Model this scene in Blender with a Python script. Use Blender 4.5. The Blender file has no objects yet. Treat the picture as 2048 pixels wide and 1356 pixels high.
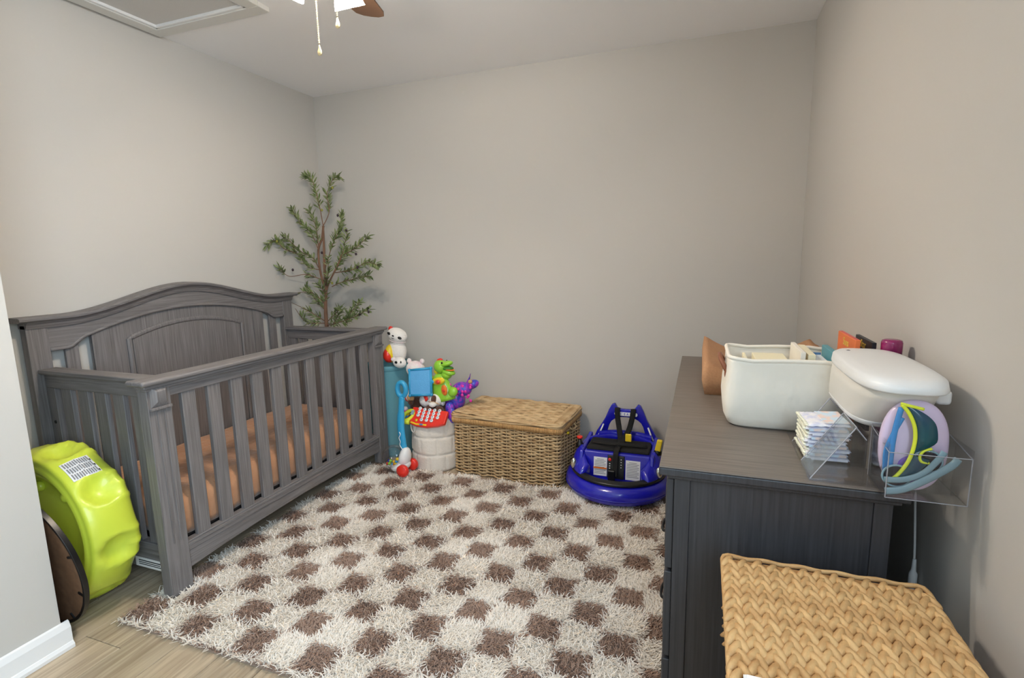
import bpy, math, random
import numpy as np
from mathutils import Vector, Matrix, Euler
random.seed(7)
S = bpy.context.scene
COL = S.collection
PI = math.pi
R_ = math.radians
# ------------------------------------------------------------------ camera
def cam_axes(yaw, pitch, roll):
    cy, sy, cp, sp = math.cos(yaw), math.sin(yaw), math.cos(pitch), math.sin(pitch)
    f = Vector((sy*cp, cy*cp, -sp)); r = Vector((cy, -sy, 0)); u = r.cross(f)
    c, s = math.cos(roll), math.sin(roll)
    return c*r + s*u, -s*r + c*u, f
cr, cu, cf = cam_axes(R_(-20.22), R_(8.906), R_(-1.186))
cd = bpy.data.cameras.new('camera'); cam = bpy.data.objects.new('camera', cd); COL.objects.link(cam)
cd.sensor_fit = 'HORIZONTAL'; cd.sensor_width = 36.0; cd.lens = 36.0*1036.5/2048; cd.clip_start = .02
m = Matrix((cr, cu, -cf)).transposed().to_4x4(); m.translation = Vector((0, 0, 1.3))
cam.matrix_world = m; S.camera = cam
# ------------------------------------------------------------------ light and exposure
W = bpy.data.worlds.new('world'); S.world = W; W.use_nodes = True
W.node_tree.nodes['Background'].inputs[0].default_value = (.62, .78, 1, 1)
W.node_tree.nodes['Background'].inputs[1].default_value = 1.0
WIN_POWER, FAN_POWER = 72, 16
WIN_COL, FAN_COL = (.66, .85, 1.0), (1.0, .87, .73)
ld = bpy.data.lights.new('window_daylight', 'AREA'); ld.shape = 'RECTANGLE'; ld.size = 1.25; ld.size_y = 1.35
ld.energy = WIN_POWER; ld.color = WIN_COL
lo = bpy.data.objects.new('window_daylight', ld); COL.objects.link(lo)
lo.location = (.46, -.55, 1.5); lo.rotation_euler = (0, PI/2-R_(22), 0)
S.view_settings.view_transform = 'Standard'; S.view_settings.look = 'None'
S.view_settings.gamma = 1; S.view_settings.use_curve_mapping = False
S.view_settings.exposure = 0.07
try:
    S.cycles.max_bounces = 16; S.cycles.diffuse_bounces = 14; S.cycles.transmission_bounces = 14; S.cycles.transparent_max_bounces = 24
except Exception: pass
# ------------------------------------------------------------------ materials
def lin(c):
    return tuple(((x/255)/12.92 if x/255 <= .04045 else ((x/255+.055)/1.055)**2.4) for x in c)
def mat(name, rgb, rough=.6, metal=0, spec=.5, noise=None, bump=None, rgb2=None, coat=0, sheen=0, sub=0, emit=None):
    """noise=(scale xyz, detail, contrast) mixes rgb and rgb2; bump=(scale xyz, strength, distance)"""
    mt = bpy.data.materials.new(name); mt.use_nodes = True
    nt = mt.node_tree; b = nt.nodes['Principled BSDF']
    b.inputs['Base Color'].default_value = (*lin(rgb), 1)
    b.inputs['Roughness'].default_value = rough; b.inputs['Metallic'].default_value = metal
    b.inputs['Specular IOR Level'].default_value = spec
    if coat: b.inputs['Coat Weight'].default_value = coat; b.inputs['Coat Roughness'].default_value = .08
    if sheen: b.inputs['Sheen Weight'].default_value = sheen
    if emit:
        b.inputs['Emission Color'].default_value = (*emit[:3], 1); b.inputs['Emission Strength'].default_value = emit[3]
    tc = None
    def tex(scale, detail=4, dist=0):
        nonlocal tc
        if tc is None: tc = nt.nodes.new('ShaderNodeTexCoord')
        mp = nt.nodes.new('ShaderNodeMapping'); mp.inputs['Scale'].default_value = scale
        nt.links.new(tc.outputs['Object'], mp.inputs[0])
        n = nt.nodes.new('ShaderNodeTexNoise'); n.inputs['Scale'].default_value = 1
        n.inputs['Detail'].default_value = detail; n.inputs['Distortion'].default_value = dist
        nt.links.new(mp.outputs[0], n.inputs['Vector']); return n
    if noise:
        n = tex(noise[0], noise[1], noise[3] if len(noise) > 3 else 0)
        rp = nt.nodes.new('ShaderNodeMapRange'); c = noise[2]
        rp.inputs['From Min'].default_value = .5-c; rp.inputs['From Max'].default_value = .5+c
        nt.links.new(n.outputs['Fac'], rp.inputs['Value'])
        mx = nt.nodes.new('ShaderNodeMix'); mx.data_type = 'RGBA'
        mx.inputs['A'].default_value = (*lin(rgb), 1); mx.inputs['B'].default_value = (*lin(rgb2), 1)
        nt.links.new(rp.outputs[0], mx.inputs['Factor']); nt.links.new(mx.outputs['Result'], b.inputs['Base Color'])
    if bump:
        n = tex(bump[0], 3); bp = nt.nodes.new('ShaderNodeBump')
        bp.inputs['Strength'].default_value = bump[1]; bp.inputs['Distance'].default_value = bump[2]
        nt.links.new(n.outputs['Fac'], bp.inputs['Height']); nt.links.new(bp.outputs[0], b.inputs['Normal'])
    return mt
def objvar(mt, amt=.25, sat=0):
    """vary brightness a little from object to object (planks, braids)"""
    nt = mt.node_tree; b = nt.nodes['Principled BSDF']; bc = b.inputs['Base Color']
    oi = nt.nodes.new('ShaderNodeObjectInfo'); mr = nt.nodes.new('ShaderNodeMapRange')
    mr.inputs['To Min'].default_value = 1-amt; mr.inputs['To Max'].default_value = 1+amt
    nt.links.new(oi.outputs['Random'], mr.inputs['Value'])
    hs = nt.nodes.new('ShaderNodeHueSaturation'); nt.links.new(mr.outputs[0], hs.inputs['Value'])
    if bc.links: nt.links.new(bc.links[0].from_socket, hs.inputs['Color'])
    else: hs.inputs['Color'].default_value = bc.default_value
    nt.links.new(hs.outputs[0], bc)
    return mt
def clear(name, tint=(1, 1, 1), refl=.10, rough=.03):
    mt = bpy.data.materials.new(name); mt.use_nodes = True; nt = mt.node_tree
    for n in list(nt.nodes):
        if n.type != 'OUTPUT_MATERIAL': nt.nodes.remove(n)
    out = [n for n in nt.nodes][0]
    t = nt.nodes.new('ShaderNodeBsdfTransparent'); t.inputs[0].default_value = (*tint, 1)
    g = nt.nodes.new('ShaderNodeBsdfGlossy'); g.inputs['Roughness'].default_value = rough
    lw = nt.nodes.new('ShaderNodeLayerWeight'); lw.inputs[0].default_value = .25
    ma = nt.nodes.new('ShaderNodeMath'); ma.operation = 'MULTIPLY_ADD'; ma.inputs[1].default_value = .38; ma.inputs[2].default_value = refl*.4
    nt.links.new(lw.outputs['Fresnel'], ma.inputs[0])
    mx = nt.nodes.new('ShaderNodeMixShader'); nt.links.new(ma.outputs[0], mx.inputs[0])
    nt.links.new(t.outputs[0], mx.inputs[1]); nt.links.new(g.outputs[0], mx.inputs[2])
    nt.links.new(mx.outputs[0], out.inputs[0]); return mt
WOOD = ((132, 129, 130), (94, 90, 90))
Mt = {}
Mt['wall'] = mat('wall_paint', (196, 193, 188), .85, spec=.25, bump=((220, 220, 220), .04, .002))
Mt['ceil'] = mat('ceiling_paint', (243, 243, 245), .9, spec=.2, bump=((120, 120, 120), .05, .003))
Mt['trim'] = mat('white_trim_paint', (232, 232, 232), .4)
Mt['hatch'] = mat('hatch_paint', (215, 214, 210), .6)
Mt['hatchp'] = mat('hatch_panel', (205, 203, 200), .85, bump=((260, 260, 260), .4, .004))
Mt['plank'] = objvar(mat('oak_plank', (196, 180, 156), .45, noise=((70, 3.2, 8), 8, .26, .6), rgb2=(142, 124, 103), bump=((160, 8, 30), .12, .002)), .16)
Mt['sub'] = mat('subfloor', (70, 60, 50), .9)
Mt['woodz'] = mat('grey_wood_upright', WOOD[0], .5, noise=((170, 170, 5), 5, .25), rgb2=WOOD[1], bump=((300, 300, 8), .15, .001))
Mt['woody'] = mat('grey_wood_lengthwise', WOOD[0], .5, noise=((170, 5, 170), 5, .25), rgb2=WOOD[1], bump=((300, 8, 300), .15, .001))
Mt['woodx'] = mat('grey_wood_crosswise', WOOD[0], .5, noise=((5, 170, 170), 5, .25), rgb2=WOOD[1], bump=((8, 300, 300), .15, .001))
Mt['dtop'] = mat('dresser_wood_lit', (128, 118, 110), .42, noise=((6, 190, 60), 5, .28), rgb2=(92, 84, 78), bump=((8, 300, 300), .1, .001))  # lighter copy of the dresser wood, light on the top put into its colour
Mt['dside'] = mat('dresser_wood_shaded', (66, 66, 70), .45, noise=((190, 60, 5), 5, .28), rgb2=(44, 44, 48), bump=((300, 300, 8), .1, .001))  # darker copy, shade on the sides and edges put into the colour
Mt['sheet'] = mat('peach_cotton_sheet', (194, 146, 110), .9, sheen=.3, noise=((6, 6, 6), 3, .3), rgb2=(174, 124, 90), bump=((26, 26, 12), .6, .012))
Mt['black'] = mat('black_metal', (20, 20, 22), .45)
Mt['blackp'] = mat('black_plastic', (14, 14, 15), .35)
Mt['strap'] = mat('black_webbing', (12, 12, 13), .85)
Mt['cream'] = mat('cream_shag_yarn', (240, 228, 210), .95, spec=.1, noise=((9, 9, 9), 2, .3), rgb2=(228, 214, 196))
Mt['taupe'] = mat('taupe_shag_yarn', (156, 132, 118), .95, spec=.1, noise=((400, 400, 60), 2, .3), rgb2=(118, 97, 86))
def yarn(name, rgb, rgb2, fac=.48):
    mt = mat(name, rgb, .95, spec=.05, noise=((300, 300, 50), 2, .3), rgb2=rgb2); nt = mt.node_tree
    b = nt.nodes['Principled BSDF']; tr = nt.nodes.new('ShaderNodeBsdfTranslucent'); mx = nt.nodes.new('ShaderNodeMixShader'); mx.inputs[0].default_value = fac
    nt.links.new(b.inputs['Base Color'].links[0].from_socket, tr.inputs[0])
    nt.links.new(b.outputs[0], mx.inputs[1]); nt.links.new(tr.outputs[0], mx.inputs[2])
    nt.links.new(mx.outputs[0], nt.nodes['Material Output'].inputs[0]); return mt
Mt['cream'] = yarn('cream_shag_yarn', (255, 253, 250), (252, 248, 242))
Mt['taupe'] = yarn('taupe_shag_yarn', (214, 188, 172), (188, 162, 146))
Mt['backing'] = mat('rug_backing', (150, 132, 118), .95)
Mt['rattan'] = mat('rattan_cane', (224, 196, 152), .55, noise=((14, 14, 60), 4, .25), rgb2=(166, 130, 88), bump=((300, 300, 60), .2, .001))
Mt['rattanr'] = mat('rattan_binding', (220, 178, 120), .55, noise=((120, 120, 4), 4, .25), rgb2=(176, 130, 80))
Mt['dark'] = mat('shadowed_cane_core', (84, 62, 42), .9)  # liner colour darkened to stand in for shade in the weave gaps
Mt['grass'] = objvar(mat('woven_seagrass', (212, 176, 124), .6, noise=((28, 28, 60), 4, .28), rgb2=(170, 126, 76), bump=((350, 90, 350), .35, .002)), .08)
Mt['grassd'] = mat('seagrass_core', (170, 128, 80), .9)
Mt['lime'] = mat('lime_plastic', (206, 222, 72), .38, noise=((3, 3, 3), 2, .3), rgb2=(196, 210, 66), coat=.15)
Mt['label'] = mat('white_label_paper', (228, 228, 230), .6)
Mt['ink'] = mat('grey_print', (120, 120, 125), .7)
Mt['inkd'] = mat('dark_print', (40, 40, 45), .7)
Mt['mdf'] = mat('brown_hardboard', (120, 88, 62), .7, noise=((40, 40, 40), 5, .3), rgb2=(96, 68, 48))
Mt['blue'] = mat('royal_blue_plastic', (24, 26, 176), .25, coat=.5)
Mt['blued'] = mat('royal_blue_textured', (22, 24, 150), .5)
Mt['chrome'] = mat('silver_reflector', (215, 215, 205), .18, metal=1)
Mt['yellow'] = mat('yellow_plastic', (235, 205, 40), .4)
Mt['red'] = mat('red_plastic', (226, 48, 34), .35, coat=.3)
Mt['orange'] = mat('orange_plastic', (236, 122, 40), .45)
Mt['cyan'] = mat('sky_blue_plastic', (48, 158, 208), .35, coat=.3)
Mt['cyanp'] = mat('light_blue_textured_plastic', (92, 168, 222), .5, bump=((160, 160, 160), .5, .003))
Mt['white'] = mat('white_plastic', (236, 236, 236), .35)
Mt['whitew'] = mat('warm_white_plastic', (232, 228, 220), .33)
Mt['teal'] = mat('teal_fabric', (96, 150, 164), .9, bump=((200, 200, 200), .4, .002))
Mt['plush'] = mat('white_plush', (238, 234, 230), .95, sheen=.5, bump=((140, 140, 140), .8, .004))
Mt['pinkpl'] = mat('pale_pink_plush', (238, 212, 218), .95, sheen=.5, noise=((22, 22, 22), 2, .1), rgb2=(240, 236, 232), bump=((120, 120, 120), .8, .004))
Mt['brownpl'] = mat('brown_plush', (88, 52, 38), .95, sheen=.3, bump=((140, 140, 140), .8, .004))
Mt['tanpl'] = mat('tan_plush', (206, 160, 112), .95, bump=((140, 140, 140), .8, .004))
Mt['orangepl'] = mat('orange_plush', (206, 92, 40), .95, bump=((140, 140, 140), .8, .004))
Mt['greypl'] = mat('grey_plush', (190, 198, 206), .95, bump=((140, 140, 140), .8, .006), noise=((60, 60, 60), 3, .2), rgb2=(140, 148, 158))
Mt['green'] = mat('bright_green_plastic', (146, 206, 58), .32, coat=.4)
Mt['greend'] = mat('dark_green_plastic', (60, 120, 40), .5)
Mt['quilt'] = mat('cream_quilted_fabric', (226, 218, 208), .95, sheen=.2, bump=((90, 90, 90), .5, .004))
Mt['purple'] = mat('purple_sequin', (150, 60, 190), .3, noise=((38, 38, 38), 1, .06), rgb2=(60, 70, 190))
Mt['pink'] = mat('magenta_plastic', (226, 50, 170), .35)
Mt['tan'] = mat('tan_cotton_cover', (196, 150, 112), .95, noise=((160, 160, 160), 2, .3), rgb2=(180, 134, 98), bump=((30, 12, 30), .3, .006))
Mt['canvas'] = mat('white_canvas', (236, 230, 218), .9, sheen=.15, bump=((14, 8, 8), .5, .014))
Mt['leather'] = mat('brown_leather', (130, 78, 52), .5)
Mt['ivory'] = mat('ivory_card', (238, 230, 200), .7)
Mt['pgreen'] = mat('pale_green_card', (206, 220, 196), .7)
Mt['tealb'] = mat('teal_card', (92, 158, 172), .5)
Mt['blueb'] = mat('blue_card', (90, 130, 176), .5)
Mt['orangeb'] = mat('orange_card', (232, 120, 62), .5)
Mt['blackb'] = mat('black_card', (34, 34, 42), .45)
Mt['gold'] = mat('gold_print', (226, 200, 90), .5)
Mt['maroon'] = mat('maroon_plastic', (140, 28, 92), .22, coat=.4)
Mt['diaper'] = mat('diaper_print', (240, 238, 242), .9, noise=((70, 70, 70), 2, .1), rgb2=(214, 216, 236), bump=((60, 60, 60), .5, .004))
Mt['diaper2'] = mat('diaper_flap_print', (236, 214, 206), .9, noise=((60, 60, 60), 2, .08), rgb2=(208, 226, 240), bump=((60, 60, 60), .5, .004))
Mt['frill'] = mat('yellow_elastic', (244, 244, 224), .9)
Mt['lav'] = mat('lavender_plastic', (218, 200, 228), .35, coat=.2)
Mt['purpl'] = mat('purple_label', (134, 98, 196), .5)
Mt['limeg'] = mat('lime_rubber', (222, 232, 60), .45)
Mt['lens'] = mat('teal_mirror_lens', (10, 84, 88), .12, noise=((30, 30, 14), 1, .25), rgb2=(22, 60, 96), coat=.4)
Mt['bluet'] = mat('blue_rubber', (70, 140, 205), .4)
Mt['slate'] = mat('slate_blue_matte_plastic', (132, 160, 172), .5)
Mt['smoke'] = clear('smoked_lens', (.28, .27, .32), .1)
Mt['acrylic'] = clear('clear_acrylic', (.985, .988, .99), .08)
Mt['acryle'] = mat('acrylic_edge', (170, 170, 178), .2)
Mt['dome'] = clear('clear_dome', (.93, .93, .95), .1)
Mt['glass'] = clear('window_glass', (.96, .97, .97), .08)
Mt['bark'] = mat('brown_bark', (138, 104, 82), .85, noise=((60, 60, 14), 4, .3), rgb2=(104, 76, 60))
Mt['leaf'] = objvar(mat('olive_leaf', (92, 108, 58), .55, noise=((30, 30, 30), 1, .12), rgb2=(142, 152, 106)), .1)
Mt['olive'] = mat('dark_olive_fruit', (52, 34, 46), .4)
Mt['oliveg'] = mat('green_olive_fruit', (150, 148, 62), .4)
Mt['pot'] = mat('black_pot', (38, 36, 34), .7)
Mt['blade'] = mat('brown_fan_blade', (104, 76, 56), .5)
Mt['nickel'] = mat('brushed_nickel', (190, 182, 168), .28, metal=1)
Mt['brass'] = mat('champagne_metal', (226, 206, 160), .28, metal=.8)
Mt['frost'] = mat('frosted_glass_shade', (250, 240, 220), .4, emit=(1, .89, .76, 66.0))
Mt['bulb'] = mat('lit_bulb', (255, 240, 210), .4, emit=(1, .86, .62, 40))
Mt['cable'] = mat('white_cable', (214, 214, 214), .45)
Mt['cloth'] = mat('white_cloth', (236, 236, 238), .9)
# ------------------------------------------------------------------ mesh builder
class MB:
    def __init__(s): s.v = []; s.f = []
    def add(s, v, f, M=None):
        n = len(s.v)
        if M is not None: v = [M @ Vector(p) for p in v]
        s.v += [tuple(p) for p in v]; s.f += [tuple(i+n for i in q) for q in f]; return s
    def box(s, x0, x1, y0, y1, z0, z1, M=None):
        v = [(x, y, z) for x in (x0, x1) for y in (y0, y1) for z in (z0, z1)]
        return s.add(v, [(0, 1, 3, 2), (4, 6, 7, 5), (0, 4, 5, 1), (2, 3, 7, 6), (0, 2, 6, 4), (1, 5, 7, 3)], M)
    def hexa(s, a, b):   # two quads (lists of four corner points), joined
        return s.add(list(a)+list(b), [(0, 1, 2, 3), (7, 6, 5, 4), (0, 4, 5, 1), (1, 5, 6, 2), (2, 6, 7, 3), (3, 7, 4, 0)])
    def tube(s, pts, r, n=8, closed=False, flat=1.0, up=None):
        pts = [Vector(p) for p in pts]; N = len(pts); v = []; f = []
        rr = r if isinstance(r, (list, tuple)) else [r]*N
        prev = None
        for i, p in enumerate(pts):
            if closed: t = pts[(i+1) % N]-pts[i-1]
            else: t = pts[min(i+1, N-1)]-pts[max(i-1, 0)]
            t.normalize()
            if prev is None:
                a = Vector(up) if up else (Vector((0, 0, 1)) if abs(t.z) < .9 else Vector((1, 0, 0)))
            else: a = prev
            nrm = (a-t*a.dot(t))
            if nrm.length < 1e-6: nrm = Vector((1, 0, 0))-t*t.x
            nrm.normalize(); prev = nrm; b = t.cross(nrm)
            for k in range(n):
                an = 2*PI*k/n; v.append(p+(nrm*math.cos(an)*flat+b*math.sin(an))*rr[i])
        for i in range(N if closed else N-1):
            j = (i+1) % N
            for k in range(n):
                l = (k+1) % n; f.append((i*n+k, j*n+k, j*n+l, i*n+l))
        if not closed:
            f.append(tuple(range(n))); f.append(tuple(reversed(range((N-1)*n, N*n))))
        return s.add(v, f)
    def lathe(s, prof, n=32, M=None, sx=1, sy=1, cap=True, a0=0, a1=2*PI):
        v = []; f = []; full = abs(a1-a0-2*PI) < 1e-6; m_ = n if full else n+1
        for r, z in prof:
            for k in range(m_):
                a = a0+(a1-a0)*k/n; v.append((r*math.cos(a)*sx, r*math.sin(a)*sy, z))
        for i in range(len(prof)-1):
            for k in range(n):
                l = (k+1) % m_; f.append((i*m_+k, i*m_+l, (i+1)*m_+l, (i+1)*m_+k))
        if cap and full:
            f.append(tuple(reversed(range(n)))); f.append(tuple(range((len(prof)-1)*n, len(prof)*n)))
        return s.add(v, f, M)
    def ell(s, c, r, rot=None, nu=16, nv=10, e=1.0):
        prof = []; v = []; f = []
        def se(x): return math.copysign(abs(x)**e, x)
        for i in range(nv+1):
            t = -PI/2+PI*i/nv
            for k in range(nu):
                a = 2*PI*k/nu
                v.append(Vector((r[0]*se(math.cos(t))*se(math.cos(a)), r[1]*se(math.cos(t))*se(math.sin(a)), r[2]*se(math.sin(t)))))
        for i in range(nv):
            for k in range(nu):
                l = (k+1) % nu; f.append((i*nu+k, i*nu+l, (i+1)*nu+l, (i+1)*nu+k))
        M = Matrix.Translation(c)
        if rot: M = M @ Euler(rot).to_matrix().to_4x4()
        return s.add(v, f, M)
    def prism(s, poly, axis, a0, a1):   # poly in the two other axes, in axis order
        n = len(poly); v = []
        for a in (a0, a1):
            for p, q in poly:
                v.append({'x': (a, p, q), 'y': (p, a, q), 'z': (p, q, a)}[axis])
        f = [tuple(range(n)), tuple(reversed(range(n, 2*n)))]+[(i, i+n, (i+1) % n+n, (i+1) % n) for i in range(n)]
        return s.add(v, f)
    def band(s, top, bot, axis, a0, a1):  # solid strip between two curves of equal count
        n = len(top)
        for i in range(n-1):
            q = [top[i], top[i+1], bot[i+1], bot[i]]
            s.prism(q, axis, a0, a1)
        return s
    def sweep(s, path, prof, up=(0, 0, 1), side=None, closed=False):
        """prof: list of (a along side, b along up-ish normal); path of points"""
        P = [Vector(p) for p in path]; N = len(P); n = len(prof); v = []; f = []
        for i, p in enumerate(P):
            t = (P[(i+1) % N]-P[i-1]) if closed else (P[min(i+1, N-1)]-P[max(i-1, 0)])
            t.normalize(); sd = Vector(side) if side else t.cross(Vector(up)).normalized()
            nn = sd.cross(t).normalized()
            for a, b in prof: v.append(p+sd*a+nn*b)
        for i in range(N if closed else N-1):
            j = (i+1) % N
            for k in range(n):
                l = (k+1) % n; f.append((i*n+k, j*n+k, j*n+l, i*n+l))
        if not closed: f.append(tuple(range(n))); f.append(tuple(reversed(range((N-1)*n, N*n))))
        return s.add(v, f)
def fix_normals(me):
    import bmesh
    bm = bmesh.new(); bm.from_mesh(me); bmesh.ops.recalc_face_normals(bm, faces=bm.faces); bm.to_mesh(me); bm.free()
def link(name, mb, mt, parent=None, loc=None, smooth=False, bevel=0, seg=2, sub=0, org=None, kind=None, label=None, rot=None):
    me = bpy.data.meshes.new(name)
    v = mb.v
    if org is not None: v = [(p[0]-org[0], p[1]-org[1], p[2]-org[2]) for p in v]
    me.from_pydata(v, [], mb.f); fix_normals(me)
    me.materials.append(Mt[mt] if isinstance(mt, str) else mt)
    o = bpy.data.objects.new(name, me); COL.objects.link(o)
    if parent: o.parent = parent
    if loc is not None: o.location = loc
    if rot is not None: o.rotation_euler = rot
    if smooth: me.polygons.foreach_set('use_smooth', [True]*len(me.polygons))
    if bevel:
        b = o.modifiers.new('bevel', 'BEVEL'); b.width = bevel; b.segments = seg; b.limit_method = 'ANGLE'; b.angle_limit = R_(35)
        if not smooth: me.polygons.foreach_set('use_smooth', [True]*len(me.polygons)); b.harden_normals = True
    if sub:
        q = o.modifiers.new('sub', 'SUBSURF'); q.levels = sub; q.render_levels = sub
    if kind: o['kind'] = kind
    if label: o['label'] = label
    return o
def tag(o, label, cat, group=None):
    o['label'] = label; o['category'] = cat
    if group: o['group'] = group
    return o
def thing(name, label, cat, loc, rotz=0, group=None):
    o = bpy.data.objects.new(name, None); COL.objects.link(o); o.location = loc; o.rotation_euler = (0, 0, rotz)
    o.empty_display_size = .05
    return tag(o, label, cat, group)
def struct(name, mb, mt, **k):
    o = link(name, mb, mt, **k); o['kind'] = 'structure'; return o
def text_mb(body, size, M, depth=.0006, align='CENTER', font=None):
    c = bpy.data.curves.new('t', 'FONT'); c.body = body; c.size = size; c.extrude = depth; c.align_x = align; c.align_y = 'CENTER'
    c.resolution_u = 3
    o = bpy.data.objects.new('t', c); COL.objects.link(o)
    bpy.context.view_layer.update()
    me = bpy.data.meshes.new_from_object(o.evaluated_get(bpy.context.evaluated_depsgraph_get()))
    mb = MB().add([tuple(v.co) for v in me.vertices], [tuple(p.vertices) for p in me.polygons], M)
    bpy.data.objects.remove(o); bpy.data.curves.remove(c); bpy.data.meshes.remove(me); return mb
def bez(p, n=8):
    """smooth interpolation through points (Catmull-Rom)"""
    P = [Vector(q) for q in p]; out = []
    for i in range(len(P)-1):
        a = P[max(i-1, 0)]; b = P[i]; c = P[i+1]; d = P[min(i+2, len(P)-1)]
        for k in range(n):
            t = k/n; out.append(.5*((2*b)+(c-a)*t+(2*a-5*b+4*c-d)*t*t+(3*b-a-3*c+d)*t**3))
    out.append(P[-1]); return out
# ------------------------------------------------------------------ room
XL, XR, YB, YR, ZC = -2.61, .49, 3.15, -1.7, 2.44
struct('wall_left', MB().box(XL-.1, XL, YR-.1, YB+.1, 0, ZC), 'wall')
struct('wall_back', MB().box(XL, XR, YB, YB+.1, 0, ZC), 'wall')
struct('wall_rear', MB().box(XL, XR, YR-.1, YR, 0, ZC), 'wall')
wy0, wy1, wz0, wz1 = -1.2, .1, .8, 2.2
w = MB().box(XR, XR+.1, wy1, YB+.1, 0, ZC).box(XR, XR+.1, YR-.1, wy0, 0, ZC).box(XR, XR+.1, wy0, wy1, 0, wz0).box(XR, XR+.1, wy0, wy1, wz1, ZC)
struct('wall_right', w, 'wall')
struct('wall_partition', MB().box(-2.13, -2.02, YR, .965, 0, ZC), 'wall')
struct('ceiling', MB().box(XL-.1, XR+.1, YR-.1, YB+.1, ZC, ZC+.1), 'ceil')
win = struct('window_1', MB().box(XR-.012, XR+.03, wy0-.06, wy0, wz0-.06, wz1+.06).box(XR-.012, XR+.03, wy1, wy1+.06, wz0-.06, wz1+.06).box(XR-.012, XR+.03, wy0, wy1, wz1, wz1+.06).box(XR-.012, XR+.03, wy0, wy1, wz0-.06, wz0), 'trim')
link('sash', MB().box(XR+.04, XR+.07, wy0, wy0+.04, wz0, wz1).box(XR+.04, XR+.07, wy1-.04, wy1, wz0, wz1).box(XR+.04, XR+.07, wy0, wy1, wz0, wz0+.04).box(XR+.04, XR+.07, wy0, wy1, wz1-.04, wz1).box(XR+.04, XR+.07, wy0, wy1, 1.48, 1.52), 'trim', win)
link('pane', MB().box(XR+.054, XR+.057, wy0+.04, wy1-.04, wz0+.04, wz1-.04), 'glass', win)
# floor and planks
fl = struct('floor', MB().box(XL-.1, XR+.1, YR-.1, YB+.1, -.1, -.012), 'sub')
rnd = random.Random(3)
x = -1.84-5*.18
cache = {}
while x < XR:
    x0 = max(x+.0008, XL); x1 = min(x+.1792, XR)
    if x1-x0 > .01:
        off = 1.03 if abs(x+2.02) < .02 else YR+rnd.random()*1.2
        y = off-1.22*4
        while y < YB:
            a, b = max(y+.0008, YR), min(y+1.2192, YB)
            if b-a > .02:
                w_, l_ = round(x1-x0, 4), round(b-a, 4)
                if (w_, l_) not in cache:
                    p = link('plank', MB().box(0, w_, 0, l_, -.012, 0), 'plank', fl, bevel=.0012, seg=1); cache[(w_, l_)] = p
                else:
                    p = cache[(w_, l_)].copy(); COL.objects.link(p)
                p.location = (x0, a, 0)
            y += 1.22
    x += .18
# baseboards
def baseboard(name, p0, p1, out):   # profile swept from p0 to p1, 'out' = direction into the room
    d = Vector(p1)-Vector(p0); o = Vector(out)
    prof = [(0, 0), (.02, 0), (.021, .012), (.015, .022), (.013, .024), (.013, .075), (.006, .094), (0, .098)]
    mb = MB(); v = []
    for P in (Vector(p0), Vector(p1)):
        for a, b in prof: v.append(P+o*a+Vector((0, 0, b)))
    n = len(prof)
    mb.add(v, [tuple(range(n)), tuple(reversed(range(n, 2*n)))]+[(i, i+n, (i+1) % n+n, (i+1) % n) for i in range(n)])
    return struct(name, mb, 'trim')
baseboard('baseboard_left', (XL, .9, 0), (XL, YB, 0), (1, 0, 0))
baseboard('baseboard_back', (XL+.02, YB, 0), (XR-.02, YB, 0), (0, -1, 0))
baseboard('baseboard_right', (XR, .15, 0), (XR, YB, 0), (-1, 0, 0))
bp = baseboard('baseboard_partition', (-2.02, YR, 0), (-2.02, .986, 0), (1, 0, 0))
baseboard('baseboard_partition_end', (-2.02, .965, 0), (-2.13, .965, 0), (0, 1, 0))
# attic hatch in the ceiling
hx0, hx1, hy0, hy1 = -2.575, -1.88, 1.0, 2.022
t = thing('attic_hatch', 'white framed attic access panel in the ceiling above the crib', 'hatch', (hx0, hy0, ZC))
zt, zb = ZC, ZC-.022; cw = .065
fr = MB().box(hx0, hx1, hy1-cw, hy1, zb, zt).box(hx0, hx1, hy0, hy0+cw, zb, zt).box(hx0, hx0+cw, hy0+cw, hy1-cw, zb, zt).box(hx1-cw, hx1, hy0+cw, hy1-cw, zb, zt)
link('casing', fr, 'hatch', t, org=t.location, bevel=.003)
i0 = cw; fr2 = MB().box(hx0+i0, hx1-i0, hy1-i0-.016, hy1-i0, zb+.004, zt).box(hx0+i0, hx1-i0, hy0+i0, hy0+i0+.016, zb+.004, zt).box(hx0+i0, hx0+i0+.016, hy0+i0, hy1-i0, zb+.004, zt).box(hx1-i0-.016, hx1-i0, hy0+i0, hy1-i0, zb+.004, zt)
link('inner_stop', fr2, 'trim', t, org=t.location, bevel=.004)
link('panel', MB().box(hx0+i0+.016, hx1-i0-.016, hy0+i0+.016, hy1-i0-.016, zt-.006, zt), 'hatchp', t, org=t.location)
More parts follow.
